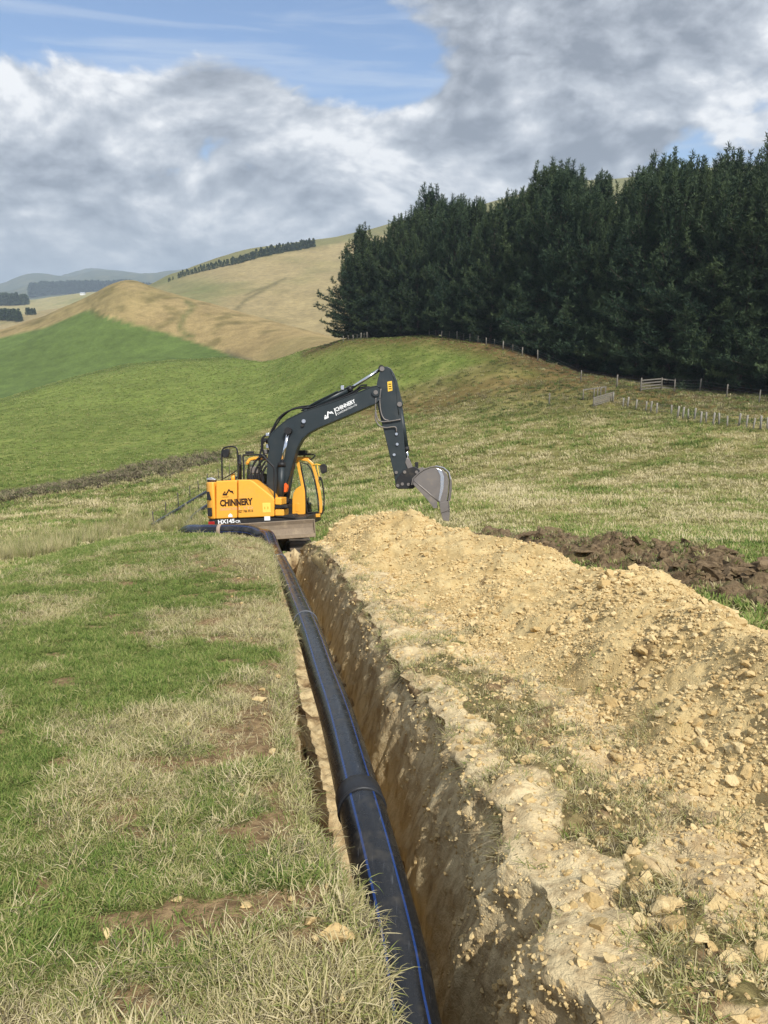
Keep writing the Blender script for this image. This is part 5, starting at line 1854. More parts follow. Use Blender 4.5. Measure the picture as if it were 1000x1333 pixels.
def pine(seed, h=26.0, rmax=5.6, low=0.03, open_=0.0):
    g = np.random.default_rng(seed)
    C, D, TT = [], [], []
    lob = g.uniform(0, 50)
    mb = MB()
    bend = g.normal(size=2) * 0.25
    trunk = lambda z: np.array([bend[0] * (z / h) ** 2 * 2, bend[1] * math.sin(3 * z / h), z])
    mb.tube([trunk(z) for z in np.linspace(-0.6, h * 0.985, 14)], list(np.linspace(0.34, 0.03, 14)), 8)
    z = h * low
    az = 0.0
    while z < h * 0.985:
        q = z / h
        prof = (0.72 + 1.5 * q) if q < 0.18 else 1.0 * ((1 - q) / 0.82) ** 0.56
        n = 6 if q < 0.8 else 4
        az += 0.9
        for k in range(n):
            a = az + k * 2 * math.pi / n + g.uniform(-0.35, 0.35)
            lobe = float(perlin(np.array([math.cos(a) * 1.3 + lob]), np.array([math.sin(a) * 1.3]), np.array([q * 4.5]))[0])
            L = rmax * prof * (g.uniform(0.62, 1.12) + 1.1 * lobe) + 0.3
            bt = np.clip(g.normal(0.35, 0.26), 0, 1)
            if g.random() < open_ and q < 0.8:
                continue
            el = math.radians(4 + 52 * q ** 1.3 + g.uniform(-8, 8))
            up = 0.25 + 0.5 * q
            s0 = np.array([math.cos(a), math.sin(a), 0])
            m = max(4, int(L / 0.33))
            s = np.linspace(0, 1, m)
            X_ = trunk(z)[None, :] + s0[None, :] * (L * math.cos(el) * s)[:, None]
            X_[:, 2] += L * math.sin(el) * s + up * L * 0.30 * s ** 2.4 - 0.10 * L * s * (1 - s)
            mb.tube([X_[i] for i in range(0, m, max(1, m // 4))] + [X_[-1]], [0.055 * (1 - q * 0.6), 0.04] + [0.02] * 20 if False else 0.035, 4, False)
            side = np.array([-s0[1], s0[0], 0])
            for i in range(m):
                if s[i] < 0.25 or g.random() > 0.35 + 0.65 * s[i]:
                    continue
                d = s0 * 0.65 + np.array([0, 0, 0.75])
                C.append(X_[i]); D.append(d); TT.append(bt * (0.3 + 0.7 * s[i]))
                spread = 0.30 * L * s[i] * (1.25 - s[i]) * 1.6 + 0.12
                for e in (-1, 1):
                    for r_ in range(2):
                        if g.random() < 0.80:
                            f = g.uniform(0.25, 1.0) * spread
                            C.append(X_[i] + side * e * f + s0 * g.uniform(-0.1, 0.35) + np.array([0, 0, g.uniform(-0.12, 0.25)]))
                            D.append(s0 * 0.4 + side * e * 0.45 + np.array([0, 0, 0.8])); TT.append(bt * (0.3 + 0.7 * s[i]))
            # upright candle at the branch tip
            for e in range(6 if q > 0.6 else 3):
                C.append(X_[-1] + np.array([0, 0, 0.28 * (e + 1)])); D.append(np.array([0, 0, 1.0]) + s0 * 0.2); TT.append(min(1, bt + 0.25))
        z += g.uniform(0.72, 1.05) * (1.0 if q < 0.75 else 0.8)
    for e in range(10):       # leader with short side candles
        zt = np.array([0, 0, 0.24 * e - 1.0])
        C.append(trunk(h * 0.975) + zt); D.append(np.array([0, 0, 1.0])); TT.append(0.5)
        if e < 9 and e % 2 == 0:
            for k in range(3):
                a = g.uniform(0, 6.28)
                for r_ in (0.25, 0.5):
                    C.append(trunk(h * 0.975) + zt + np.array([math.cos(a) * r_, math.sin(a) * r_, r_ * 0.9])); D.append(np.array([math.cos(a) * 0.2, math.sin(a) * 0.2, 1.0])); TT.append(0.6)
    C, D = np.array(C), np.array(D)
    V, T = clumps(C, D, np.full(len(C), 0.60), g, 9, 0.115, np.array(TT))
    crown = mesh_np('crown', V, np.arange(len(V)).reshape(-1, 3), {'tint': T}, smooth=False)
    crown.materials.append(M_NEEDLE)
    o = mb.build('trunk', M_BARK)
    tm = o.data
    bpy.data.objects.remove(o)
    return tm, crown


PINES = [pine(101), pine(102, rmax=6.2), pine(103, rmax=5.2, low=0.05), pine(104, rmax=5.9, low=0.02), pine(105, rmax=5.0, open_=0.10)]
_row = np.array([(428, 442, 156), (500, 438, 146), (560, 437, 137), (650, 447, 119), (760, 482, 105), (870, 499, 96), (1000, 512, 88), (1150, 525, 81)], float)
_top = np.array([(425, 400), (440, 368), (455, 338), (470, 299), (490, 316), (510, 312), (530, 278), (555, 256), (575, 257), (600, 270), (640, 263), (665, 263), (700, 232), (735, 228),
                 (760, 246), (790, 226), (830, 213), (855, 222), (880, 216), (905, 238), (935, 203), (955, 219), (985, 183), (1010, 174), (1100, 165), (1250, 160)], float)


def plant_pines():
    g = np.random.default_rng(77)
    A = np.array([pt(*r) for r in _row])
    L = np.concatenate([[0], np.cumsum(np.hypot(np.diff(A[:, 0]), np.diff(A[:, 1])))])
    cnt = 0
    for row, (back, gap, off) in enumerate(((1.5, 4.6, 0.6), (5.5, 4.8, 2.8), (10.5, 5.0, 0.2), (16.0, 5.4, 2.0))):
        s = off
        while s < L[-1] - 1:
            x = np.interp(s, L, A[:, 0]); y = np.interp(s, L, A[:, 1])
            s += gap * g.uniform(0.85, 1.15)
            x += back * 0.79 + g.normal() * 0.4; y += back * 0.62 + g.normal() * 0.4
            z = float(H(x, y)[0])
            px, py, t = (float(v[0]) for v in proj(np.array([[x, y, z]])))
            top = np.interp(px, _top[:, 0], _top[:, 1])
            h = (py - top) / 1000.0 * t * float(np.interp(px, [470, 600, 1000], [0.96, 0.92, 0.885]))
            f = (g.uniform(0.70, 0.98), g.uniform(0.80, 1.02), g.uniform(0.9, 1.03), g.uniform(0.9, 1.02))[row]
            if px < 480:
                f = max(f, 0.95)
            h *= f
            if h < 9 or px < 445:
                continue
            k = int(g.integers(0, 5))
            tm, cm = PINES[k]
            lab, grp = (('dark green pine in the front rank of the shelter row, right behind the fence', 'front rank of pines'),
                        ('dark green pine in the second rank of the shelter row, showing between the front ones', 'second rank of pines'),
                        ('dark green pine deep in the shelter row with only its top showing', 'inner ranks of pines'),
                        ('dark green pine deep in the shelter row with only its top showing', 'inner ranks of pines'))[row]
            first = row == 0 and cnt == 0
            if first:
                lab, grp = 'outermost pine at the open end of the shelter row, beside the tan hillside', None
            r = empty('pine_tree', (x, y, z - 0.1), lab, 'tree', grp, (0, 0, g.uniform(0, 6.28)))
            sc = h / 26.0
            wide = sc * g.uniform(0.95, 1.25) * (1.25 if px < 490 else 1.0)
            r.scale = (wide, wide, sc)
            link('trunk', tm, None, r)
            link('crown', cm, None, r)
            cnt += 1
    return cnt


plant_pines()


# ------------------------------------------------------------------ far trees
def mini_pine(seed, n=90):
    g = np.random.default_rng(seed)
    C, D = [], []
    for i in range(n):
        q = g.random() ** 0.9
        a = g.uniform(0, 6.28)
        r = 0.26 * (1 - q) ** 0.8 * g.uniform(0.3, 1.0) + 0.02
        C.append((r * math.cos(a), r * math.sin(a), 0.06 + 0.9 * q))
        D.append((math.cos(a) * 0.6, math.sin(a) * 0.6, 0.7))
    V, T = clumps(np.array(C) * 10, np.array(D), np.full(n, 1.3), g, 4, 0.9)
    V = V / 10
    return V, T


MINI = [mini_pine(300 + i) for i in range(4)]
M_NEEDLE_FAR = M_NEEDLE


def far_row():
    """the broken line of pines over the shoulder of the big hill"""
    mes = []
    for V, T in MINI:
        me = mesh_np('far_pine', V, np.arange(len(V)).reshape(-1, 3), {'tint': T}, smooth=False)
        me.materials.append(M_NEEDLE_FAR)
        mes.append(me)
    g = np.random.default_rng(5)
    line = np.array([(219, 366.5, 5), (226, 363, 4), (233, 361.5, 6), (238, 360, 7), (262, 353.5, 8), (290, 347, 8), (300, 345.5, 9), (310, 343, 9), (345, 333, 10), (410, 322.5, 9)])
    pxs = list(np.concatenate([[219.5, 222, 226], np.arange(233, 300, 2.6), np.arange(301, 345, 2.1), np.arange(345, 410, 1.5)]))
    for i, px in enumerate(pxs):
        px = px + g.uniform(-0.7, 0.7)
        py = np.interp(px, line[:, 0], line[:, 1]) + g.uniform(-0.5, 0.7)
        hp = np.interp(px, line[:, 0], line[:, 2]) * g.uniform(0.75, 1.2)
        p = hit(px, py, 560)
        t = p[1]
        o = link('far_pine', mes[i % 4], None)
        o.location = (p[0], p[1], p[2] - 0.3)
        s = hp / 1000 * t
        o.scale = (s * 1.1, s * 1.1, s)
        o.rotation_euler = (0, 0, g.uniform(0, 6))
        tag(o, 'small dark pine in the long line over the shoulder of the tan hill', 'tree', 'pines along the hill shoulder')


far_row()


def woodlot(name, spans, label, seed, t0=1000, step=1.5, rows=3):
    g = np.random.default_rng(seed)
    VV, TT = [], []
    for px0, px1, b0, b1, h0, h1 in spans:
        for r in range(rows):
            for px in np.arange(px0, px1, step):
                f = (px - px0) / (px1 - px0)
                py = b0 + (b1 - b0) * f - 0.9 * r
                p = hit(px + g.uniform(-0.6, 0.6), py, t0)
                s = (h0 + (h1 - h0) * f) * g.uniform(0.75, 1.1) / 1000 * p[1]
                V, T = MINI[int(g.integers(0, 4))]
                a = g.uniform(0, 6.28)
                c_, s_ = math.cos(a), math.sin(a)
                W = np.stack([V[:, 0] * c_ - V[:, 1] * s_, V[:, 0] * s_ + V[:, 1] * c_, V[:, 2]], -1)
                VV.append(W * np.array([s * 1.25, s * 1.25, s]) + p); TT.append(T)
    V = np.concatenate(VV)
    me = mesh_np(name, V, np.arange(len(V)).reshape(-1, 3), {'tint': np.concatenate(TT)}, smooth=False)
    tag(link(name, me, M_NEEDLE_FAR), label, 'woodland', None, 'stuff')


woodlot('woodland', [(42, 116, 388, 378, 15, 15), (116, 172, 376, 369, 15, 13)], 'long dark wood on the pale far fields behind the knoll', 1)
woodlot('woodland', [(0, 36, 398, 397, 14, 12)], 'dark wood block on the pale fields at the far edge', 2)
woodlot('woodland', [(180, 224, 370, 362, 9, 7)], 'distant dark wood between knoll and big hill', 3, 1150)
woodlot('woodland', [(-5, 28, 420, 419, 15, 13), (36, 48, 413, 411, 8, 7)], 'dark clump of trees in the dip beside the knoll', 4, 560, 2.0, 2)


def shed():
    p = hit(108, 384, 1000)
    s = p[1] / 1000.0
    r = empty('farm_shed', tuple(p), 'tiny white farm shed on the far pale field', 'shed')
    m_ = mat('white_wall', (0.75, 0.75, 0.72), 0.7)
    m2_ = mat('grey_roof', (0.4, 0.42, 0.44), 0.5)
    MB().box((-3 * s, -2 * s, -0.3), (3 * s, 2 * s, 2.2 * s)).build('wall', m_, r)
    MB().prism([(-3.2 * s, -2.2 * s, 2.2 * s + 0.01), (3.2 * s, -2.2 * s, 2.2 * s + 0.01), (3.2 * s, 0, 3.2 * s), (-3.2 * s, 0, 3.2 * s)], (0, 0, 0), (0, 0, 0.15)).build('roof', m2_, r)
    MB().prism([(-3.2 * s, 2.2 * s, 2.2 * s + 0.01), (3.2 * s, 2.2 * s, 2.2 * s + 0.01), (3.2 * s, 0, 3.2 * s), (-3.2 * s, 0, 3.2 * s)], (0, 0, 0), (0, 0, 0.15)).build('roof', m2_, r)


shed()
# ------------------------------------------------------------------ grass
def m_blade(N, b):
    t = N.attr('tint', True)
    bv = N.attr('bv'); hv = N.attr('hv')
    tt = N.math('ADD', t, N.math('MULTIPLY', N.math('SUBTRACT', bv, 0.5), 0.55), clamp=True)
    cr = N.n('ShaderNodeValToRGB')
    e = cr.color_ramp.elements
    e[0].position = 0.0; e[0].color = (0.072, 0.120, 0.024, 1)
    e[1].position = 1.0; e[1].color = (0.64, 0.55, 0.33, 1)
    for p_, c_ in ((0.30, (0.185, 0.262, 0.054, 1)), (0.52, (0.30, 0.30, 0.10, 1)), (0.75, (0.49, 0.425, 0.21, 1))):
        k = e.new(p_); k.color = c_
    N.l(tt, cr.inputs[0])
    br = N.attr('brown', True)
    c = N.mix(br, cr.outputs[0], (0.135, 0.105, 0.075))
    N.l(c, b.inputs['Base Color'])
    tr = N.n('ShaderNodeBsdfTranslucent')
    N.l(c, tr.inputs[0])
    mx = N.n('ShaderNodeMixShader'); mx.inputs[0].default_value = 0.30
    out = [n for n in N.t.nodes if n.type == 'OUTPUT_MATERIAL'][0]
    N.l(b.outputs[0], mx.inputs[1]); N.l(tr.outputs[0], mx.inputs[2]); N.l(mx.outputs[0], out.inputs['Surface'])


M_BLADE_G = mat('grass_blade', rough=0.65, spec=0.2, build=m_blade)


def tuft(seed, n, h0, h1, spread, lean, wid):
    """one tuft: curved tapering blades"""
    g = np.random.default_rng(seed)
    V, Fc, BV, HV = [], [], [], []
    for i in range(n):
        a = g.uniform(0, 6.28); r = spread * math.sqrt(g.random())
        o = np.array([r * math.cos(a), r * math.sin(a), -0.01])
        d = a + g.normal() * 0.9
        hh = g.uniform(h0, h1)
        le = lean * g.uniform(0.4, 1.3)
        dv = np.array([math.cos(d), math.sin(d), 0]); sv = np.array([-math.sin(d), math.cos(d), 0])
        w = wid * g.uniform(0.6, 1.3)
        b0 = len(V)
        bv = g.random()
        for q, ww in ((0.0, 1.0), (0.45, 0.8), (0.8, 0.45)):
            out = hh * math.sin(le) * q * (0.6 + 0.6 * q)
            zz = hh * (math.cos(le * q)) * q
            c = o + dv * out + np.array([0, 0, zz])
            V += [c - sv * w * ww / 2, c + sv * w * ww / 2]
            BV += [bv] * 2; HV += [q] * 2
        V.append(o + dv * hh * math.sin(le) * 1.15 + np.array([0, 0, hh * math.cos(le) * 0.98])); BV.append(bv); HV.append(1.0)
        Fc += [(b0, b0 + 1, b0 + 3), (b0, b0 + 3, b0 + 2), (b0 + 2, b0 + 3, b0 + 5), (b0 + 2, b0 + 5, b0 + 4), (b0 + 4, b0 + 5, b0 + 6)]
    me = mesh_np('tuft', np.array(V), np.array(Fc), {'bv': np.array(BV), 'hv': np.array(HV)}, smooth=False)
    me.materials.append(M_BLADE_G)
    return me


SRC = bpy.data.collections.new('tuft_sources')
SPECS = ([(28, .014, .040, .055, 1.0, .0040)] * 2 + [(24, .020, .055, .055, 1.2, .0038)] * 2 +        # 0-3 short turf
         [(20, .03, .085, .06, 1.52, .0032)] * 3 +                                                 # 4-6 flattened straw
         [(30, .22, .46, .07, .45, .0060)] * 2 +                                                  # 7-8 tall dry tussock
         [(18, .07, .17, .17, .85, .028)] * 3 +                                                   # 9-11 coarse pasture clump
         [(26, .14, .36, .34, .85, .060)] * 2 +                                                   # 12-13 far crop / rough clump
         [(10, .06, .18, .03, .35, .0030)] * 2)                                                   # 14-15 hanging roots
for i, sp in enumerate(SPECS):
    o = bpy.data.objects.new('tuft_%02d' % i, tuft(500 + i, *sp))
    SRC.objects.link(o)


def scatter(name, pos, rot, scl, vid, tint, brown, label):
    n = len(pos)
    me = bpy.data.meshes.new(name)
    me.vertices.add(n)
    me.vertices.foreach_set('co', np.ascontiguousarray(pos, np.float32).ravel())
    for nm, typ, key, arr in (('rot', 'FLOAT_VECTOR', 'vector', rot), ('scl', 'FLOAT', 'value', scl), ('vid', 'INT', 'value', vid), ('tint', 'FLOAT', 'value', tint), ('brown', 'FLOAT', 'value', brown)):
        a = me.attributes.new(nm, typ, 'POINT')
        a.data.foreach_set(key, np.ascontiguousarray(arr, np.int32 if typ == 'INT' else np.float32).ravel())
    o = link(name, me)
    ng = bpy.data.node_groups.new(name + '_nodes', 'GeometryNodeTree')
    ng.interface.new_socket('Geometry', in_out='INPUT', socket_type='NodeSocketGeometry')
    ng.interface.new_socket('Geometry', in_out='OUTPUT', socket_type='NodeSocketGeometry')
    gi = ng.nodes.new('NodeGroupInput'); go = ng.nodes.new('NodeGroupOutput')
    ci = ng.nodes.new('GeometryNodeCollectionInfo')
    ci.inputs['Collection'].default_value = SRC
    ci.inputs['Separate Children'].default_value = True
    ci.inputs['Reset Children'].default_value = True
    m2p = ng.nodes.new('GeometryNodeMeshToPoints')
    iop = ng.nodes.new('GeometryNodeInstanceOnPoints')
    iop.inputs['Pick Instance'].default_value = True

    def na(nm, typ):
        nd = ng.nodes.new('GeometryNodeInputNamedAttribute')
        nd.data_type = typ
        nd.inputs['Name'].default_value = nm
        return nd.outputs['Attribute']
    ng.links.new(gi.outputs[0], m2p.inputs['Mesh'])
    ng.links.new(m2p.outputs[0], iop.inputs['Points'])
    ng.links.new(ci.outputs[0], iop.inputs['Instance'])
    ng.links.new(na('vid', 'INT'), iop.inputs['Instance Index'])
    ng.links.new(na('rot', 'FLOAT_VECTOR'), iop.inputs['Rotation'])
    ng.links.new(na('scl', 'FLOAT'), iop.inputs['Scale'])
    ng.links.new(iop.outputs[0], go.inputs[0])
    md = o.modifiers.new('scatter', 'NODES')
    md.node_group = ng
    tag(o, label, 'grass', None, 'stuff')
    return o


def rand_rot(n, g, tilt=0.15):
    return np.stack([g.normal(size=n) * tilt + SLOPE * -0.8, g.normal(size=n) * tilt, g.uniform(0, 6.28, n)], -1)


def bank_grass():
    g = np.random.default_rng(21)
    P_, T_, S_, V_, B_ = [], [], [], [], []
    for ya, yb, den, sc in ((1.0, 2.8, 2900, 1.0), (2.8, 4.5, 2500, 1.0), (4.5, 7.0, 1700, 1.05), (7.0, 10.0, 800, 1.15), (10.0, 14.0, 520, 1.3), (14.0, 18.5, 400, 1.4)):
        xa = max(-0.62 * yb - 3.2, -8.9)
        n = int(den * (yb - ya) * (3.0 - xa))
        x = g.uniform(xa, 3.0, n); y = g.uniform(ya, yb, n)
        keep = x < edge_l(y) + 0.015
        x, y = x[keep], y[keep]
        gr, bare = grass_state(x, y)
        keep = g.random(len(x)) > bare * 0.93
        x, y, gr = x[keep], y[keep], gr[keep]
        keep = g.random(len(x)) < 0.55 + 0.45 * np.maximum(gr, 0.0)
        x, y, gr = x[keep], y[keep], gr[keep]
        pd = np.full(len(x), 99.0)
        for q in MAIN_PATH[MAIN_PATH[:, 1] > 14][::4]:
            pd = np.minimum(pd, np.hypot(x - q[0], y - q[1]))
        keep = pd > 0.17
        x, y, gr = x[keep], y[keep], gr[keep]
        z = bank_z(x, y)
        k = len(x)
        straw = g.random(k) > gr * 1.3 - 0.02
        v = np.where(straw, g.integers(4, 7, k), g.integers(0, 4, k))
        hi = g.random(k) < 0.06
        v = np.where(hi & straw, g.integers(2, 4, k), v)
        tt = np.where(straw, g.normal(0.74, 0.14, k), g.normal(0.30, 0.13, k)) - 0.12 * (gr - 0.5) + 0.10 * fbm(x * 2.2, y * 2.2, 90.0, 3)
        P_.append(np.stack([x, y, z], -1)); T_.append(tt); V_.append(v)
        hc = 1.0 + 0.9 * fbm(x * 3.3, y * 3.3, 92.0, 3)
        S_.append(sc * g.uniform(0.65, 1.2, k) * np.clip(hc, 0.55, 1.7)); B_.append(np.where(straw & (g.random(k) < 0.13), 0.8, 0.0))
    # overhanging fringe at the left lip and tufts between trench and heap
    for ya, yb, den in ((1.2, 4.5, 110), (4.5, 9, 70), (9, 17, 40)):
        n = int(den * (yb - ya))
        y = g.uniform(ya, yb, n); x = edge_l(y) + g.normal(size=n) * 0.035 - 0.02
        z = bank_z(np.minimum(x, edge_l(y) - 0.01), y)
        P_.append(np.stack([x, y, z], -1)); T_.append(g.normal(0.66, 0.16, n)); V_.append(g.integers(2, 7, n))
        S_.append(g.uniform(0.7, 1.3, n) * (1 + 0.03 * ya)); B_.append(np.where(g.random(n) < 0.1, 0.7, 0))
    for ya, yb, den in ((1.2, 5.0, 620), (5.0, 9.0, 300), (9.0, 15.0, 120)):
        n = int(den * (yb - ya) * 2.6)
        y = g.uniform(ya, yb, n)
        er = edge_r(y); to = heap_toe(y)
        x = er + (to + 0.25 - er) * g.random(n)
        nn = fbm(x * 2.0, y * 2.0, 31.0, 4)
        cover = sstep(0.16 - nn - 0.25 * sstep(0.30 - (x - er), 0, 0.3) - 0.2 * sstep(x - to, -0.3, 0.2) + 0.1, 0.0, 0.3)
        keep = g.random(n) < cover * 0.32
        x, y = x[keep], y[keep]
        k = len(x)
        P_.append(np.stack([x, y, surf(x, y)], -1)); T_.append(g.normal(0.70, 0.18, k)); V_.append(np.where(g.random(k) < 0.6, g.integers(4, 7, k), g.integers(1, 4, k)))
        S_.append(g.uniform(0.6, 1.1, k) * (1 + 0.04 * ya)); B_.append(np.where(g.random(k) < 0.25, 0.8, 0))
    pos = np.concatenate(P_); n = len(pos)
    scatter('turf_grass', pos, rand_rot(n, g, 0.22), np.concatenate(S_), np.concatenate(V_), np.clip(np.concatenate(T_), 0, 1), np.concatenate(B_), 'short green and straw coloured turf on the trench bank')


def wall_roots():
    """grass roots and torn turf hanging over the right lip of the trench"""
    g = np.random.default_rng(31)
    P_, R_, S_, V_, T_, B_ = [], [], [], [], [], []
    for ya, yb, den in ((1.3, 5, 60), (5, 10, 50), (10, 17, 30)):
        n = int((yb - ya) * den)
        y = g.uniform(ya, yb, n)
        cl = sstep(fbm(y * 1.7, y * 0, 95.0, 3), -0.05, 0.25)
        y = y[g.random(n) < 0.15 + 0.85 * cl]; n = len(y)
        x = edge_r(y) + g.normal(size=n) * 0.03 + 0.01
        z = bank_z(np.maximum(x, edge_r(y) + 0.01), y) - np.abs(g.normal(size=n)) * 0.03
        P_.append(np.stack([x, y, z], -1))
        hang = g.random(n) < 0.6
        R_.append(np.stack([g.normal(size=n) * 0.3, np.where(hang, -g.uniform(1.3, 2.5, n), g.normal(size=n) * 0.4 - 0.4), g.normal(size=n) * 0.5], -1))
        S_.append(g.uniform(0.6, 1.2, n) * (1 + 0.05 * ya)); V_.append(np.where(hang, g.integers(14, 16, n), g.integers(2, 7, n)))
        T_.append(g.normal(0.62, 0.15, n)); B_.append(np.where(hang, g.uniform(0.4, 1.0, n), g.uniform(0, .4, n)))
    scatter('torn_turf', np.concatenate(P_), np.concatenate(R_), np.concatenate(S_), np.concatenate(V_), np.clip(np.concatenate(T_), 0, 1), np.concatenate(B_), 'torn turf and roots hanging over the trench lip')


def field_grass():
    g = np.random.default_rng(41)
    P_, T_, S_, V_, B_ = [], [], [], [], []

    def add(x, y, t, s, v, b):
        z = H(x, y)
        P_.append(np.stack([x, y, z], -1)); T_.append(t); S_.append(s); V_.append(v); B_.append(b)
    # near right grass between and beyond the heaps
    n = 9000
    y = g.uniform(6, 24, n); x = g.uniform(1.0, 16, n)
    hr, hh = heap_ridge(y)
    keep = (x > hr + hh * 1.6) & (x / y < 0.72)
    x, y = x[keep], y[keep]
    tsd = np.min(np.hypot(x[:, None] - _ts[None, :, 0], y[:, None] - _ts[None, :, 1]), 1)
    line = np.interp(y, _ts[:, 1], _ts[:, 0])
    keep = (np.abs(x - line) > 0.75)
    x, y = x[keep], y[keep]
    n = len(x)
    nn = fbm(x * 0.5, y * 0.5, 44.0, 3)
    add(x, y, np.clip(0.42 + 0.5 * nn + g.normal(size=n) * 0.1, 0, 1), g.uniform(0.5, 1.0, n), g.integers(9, 12, n), np.zeros(n))
    k_ = g.integers(0, len(TOP_P), 700)
    q = TOP_P[k_]; n = len(q)
    P_.append(q); T_.append(g.normal(0.5, 0.15, n)); S_.append(g.uniform(0.3, 0.7, n)); V_.append(g.integers(9, 12, n)); B_.append(g.uniform(0, 0.8, n))
    # middle distance, thinning with depth
    for ya, yb, den, s0, s1, lo, hi in ((18, 32, 14, 0.6, 1.2, 9, 12), (32, 55, 9, 0.8, 1.7, 9, 12), (55, 95, 4.5, 1.2, 2.3, 9, 12), (95, 150, 2.2, 1.2, 2.2, 9, 12), (150, 225, 1.2, 1.3, 2.6, 9, 12)):
        w = 0.62
        n = int(den * (yb - ya) * (yb + ya) * w)
        y = np.sqrt(g.uniform(ya * ya, yb * yb, n)); x = y * g.uniform(-w, w, n)
        P = np.stack([x, y, H(x, y)], -1)
        px, py, t = proj(P)
        keep = (px > -40) & (px < 1060)
        keep &= ~((np.abs(x + 2.7) < 2.1) & (y > 17) & (y < 22.5))         # under the excavator
        keep &= ~((px > 445) & (py < np.interp(px, [440, 560, 650, 760, 870, 1000], [440, 436, 452, 486, 503, 514])))
        keep &= (y > 18.6) | (x > 12)
        x, y, px, py = x[keep], y[keep], px[keep], py[keep]
        n = len(x)
        C = land_colour(P[keep])
        nn = fbm(x * 0.22, y * 0.30, 47.0, 4)
        n3 = fbm(x * 0.9, y * 0.9, 48.0, 2)
        hedge = np.interp(px, [-900, 0, 100, 200, 280, 345, 420, 520, 640, 700], [660, 645, 625, 605, 588, 560, 535, 510, 470, 440])
        crop = (py < hedge) & (px < 660)
        t = np.where(crop, 0.37 + 0.28 * nn + g.normal(size=n) * 0.06, 0.58 + 1.0 * nn + 0.2 * n3 + g.normal(size=n) * 0.05)
        t = t + np.where(crop, 0, 0.14) * sstep(px, 520, 700) * sstep(py, 560, 600)
        # browner turf towards the pines, darkened with their shadow as tint
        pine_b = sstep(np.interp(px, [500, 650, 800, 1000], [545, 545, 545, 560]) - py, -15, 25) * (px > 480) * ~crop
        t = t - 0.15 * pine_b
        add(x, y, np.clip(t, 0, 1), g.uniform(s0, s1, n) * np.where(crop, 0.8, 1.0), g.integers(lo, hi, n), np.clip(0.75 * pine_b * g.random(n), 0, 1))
    # tall dry grass below the near crest on the left
    n = 1800
    px = g.uniform(-30, 262, n); py = np.interp(px, [-30, 0, 100, 200, 262], [740, 735, 708, 688, 684]) - np.abs(g.normal(size=n)) * 17 + 6
    keep = []
    pts = np.array([hit(a, b, 21, 200, 500) for a, b in zip(px, py)])
    nn = fbm(pts[:, 0] * 0.2, pts[:, 1] * 0.2, 49.0, 3)
    m = g.random(n) < sstep(nn, -0.25, 0.2)
    pts = pts[m]; n = len(pts)
    P_.append(pts); T_.append(g.normal(0.66, 0.15, n)); S_.append(g.uniform(0.8, 1.9, n)); V_.append(g.integers(7, 9, n)); B_.append(np.where(g.random(n) < 0.15, 0.6, 0.0))
    pos = np.concatenate(P_); n = len(pos)
    scatter('pasture_grass', pos, rand_rot(n, g, 0.12), np.concatenate(S_), np.concatenate(V_), np.clip(np.concatenate(T_), 0, 1), np.concatenate(B_), 'rough clumped pasture covering the field')


def scrub():
    """bracken strip along the foot of the bright field"""
    g = np.random.default_rng(51)
    n = 2600
    px = g.uniform(-20, 300, n)
    c = np.interp(px, [-20, 0, 100, 150, 200, 240, 300], [652, 648, 632, 622, 612, 604, 592])
    w = np.interp(px, [-20, 100, 170, 230, 300], [4, 5, 8, 9, 4])
    py = c + g.normal(size=n) * w * 0.55
    pts = np.array([hit(a, b, 50, 200, 500) for a, b in zip(px, py)])
    dark = g.random(n) < 0.10
    scatter('scrub', pts, rand_rot(n, g, 0.2), g.uniform(0.7, 1.5, n), g.integers(12, 14, n), np.where(dark, 0.05, g.normal(0.6, 0.15, n)), np.where(dark, 0.2, g.uniform(0.55, 0.95, n)), 'grey brown bracken scrub below the bright green field')


bank_grass()
wall_roots()
field_grass()
scrub()


# ------------------------------------------------------------------ clods and crumbs of clay
def ico(sub):
    bm = bmesh.new()
    bmesh.ops.create_icosphere(bm, subdivisions=sub, radius=1.0)
    V = np.array([v.co[:] for v in bm.verts]); Fc = np.array([[v.index for v in f.verts] for f in bm.faces])
    bm.free()
    return V, Fc


def lump(seed, sub, amp=0.42):
    V, Fc = ico(sub)
    g = np.random.default_rng(seed)
    o = g.uniform(0, 50, 3)
    r = 1 + amp * fbm(V[:, 0] * 0.9 + o[0], V[:, 1] * 0.9 + o[1], V[:, 2] * 0.9 + o[2], 3, 0.6) * 1.6
    V = V * r[:, None]
    for k in range(8):          # broken flat faces
        d = g.normal(size=3); d /= np.linalg.norm(d)
        c = g.uniform(0.40, 0.75)
        e = V @ d - c
        V = V - np.where(e > 0, e, 0)[:, None] * d[None, :]
    return V * np.array([1.0, g.uniform(0.7, 1.0), g.uniform(0.55, 0.85)]), Fc


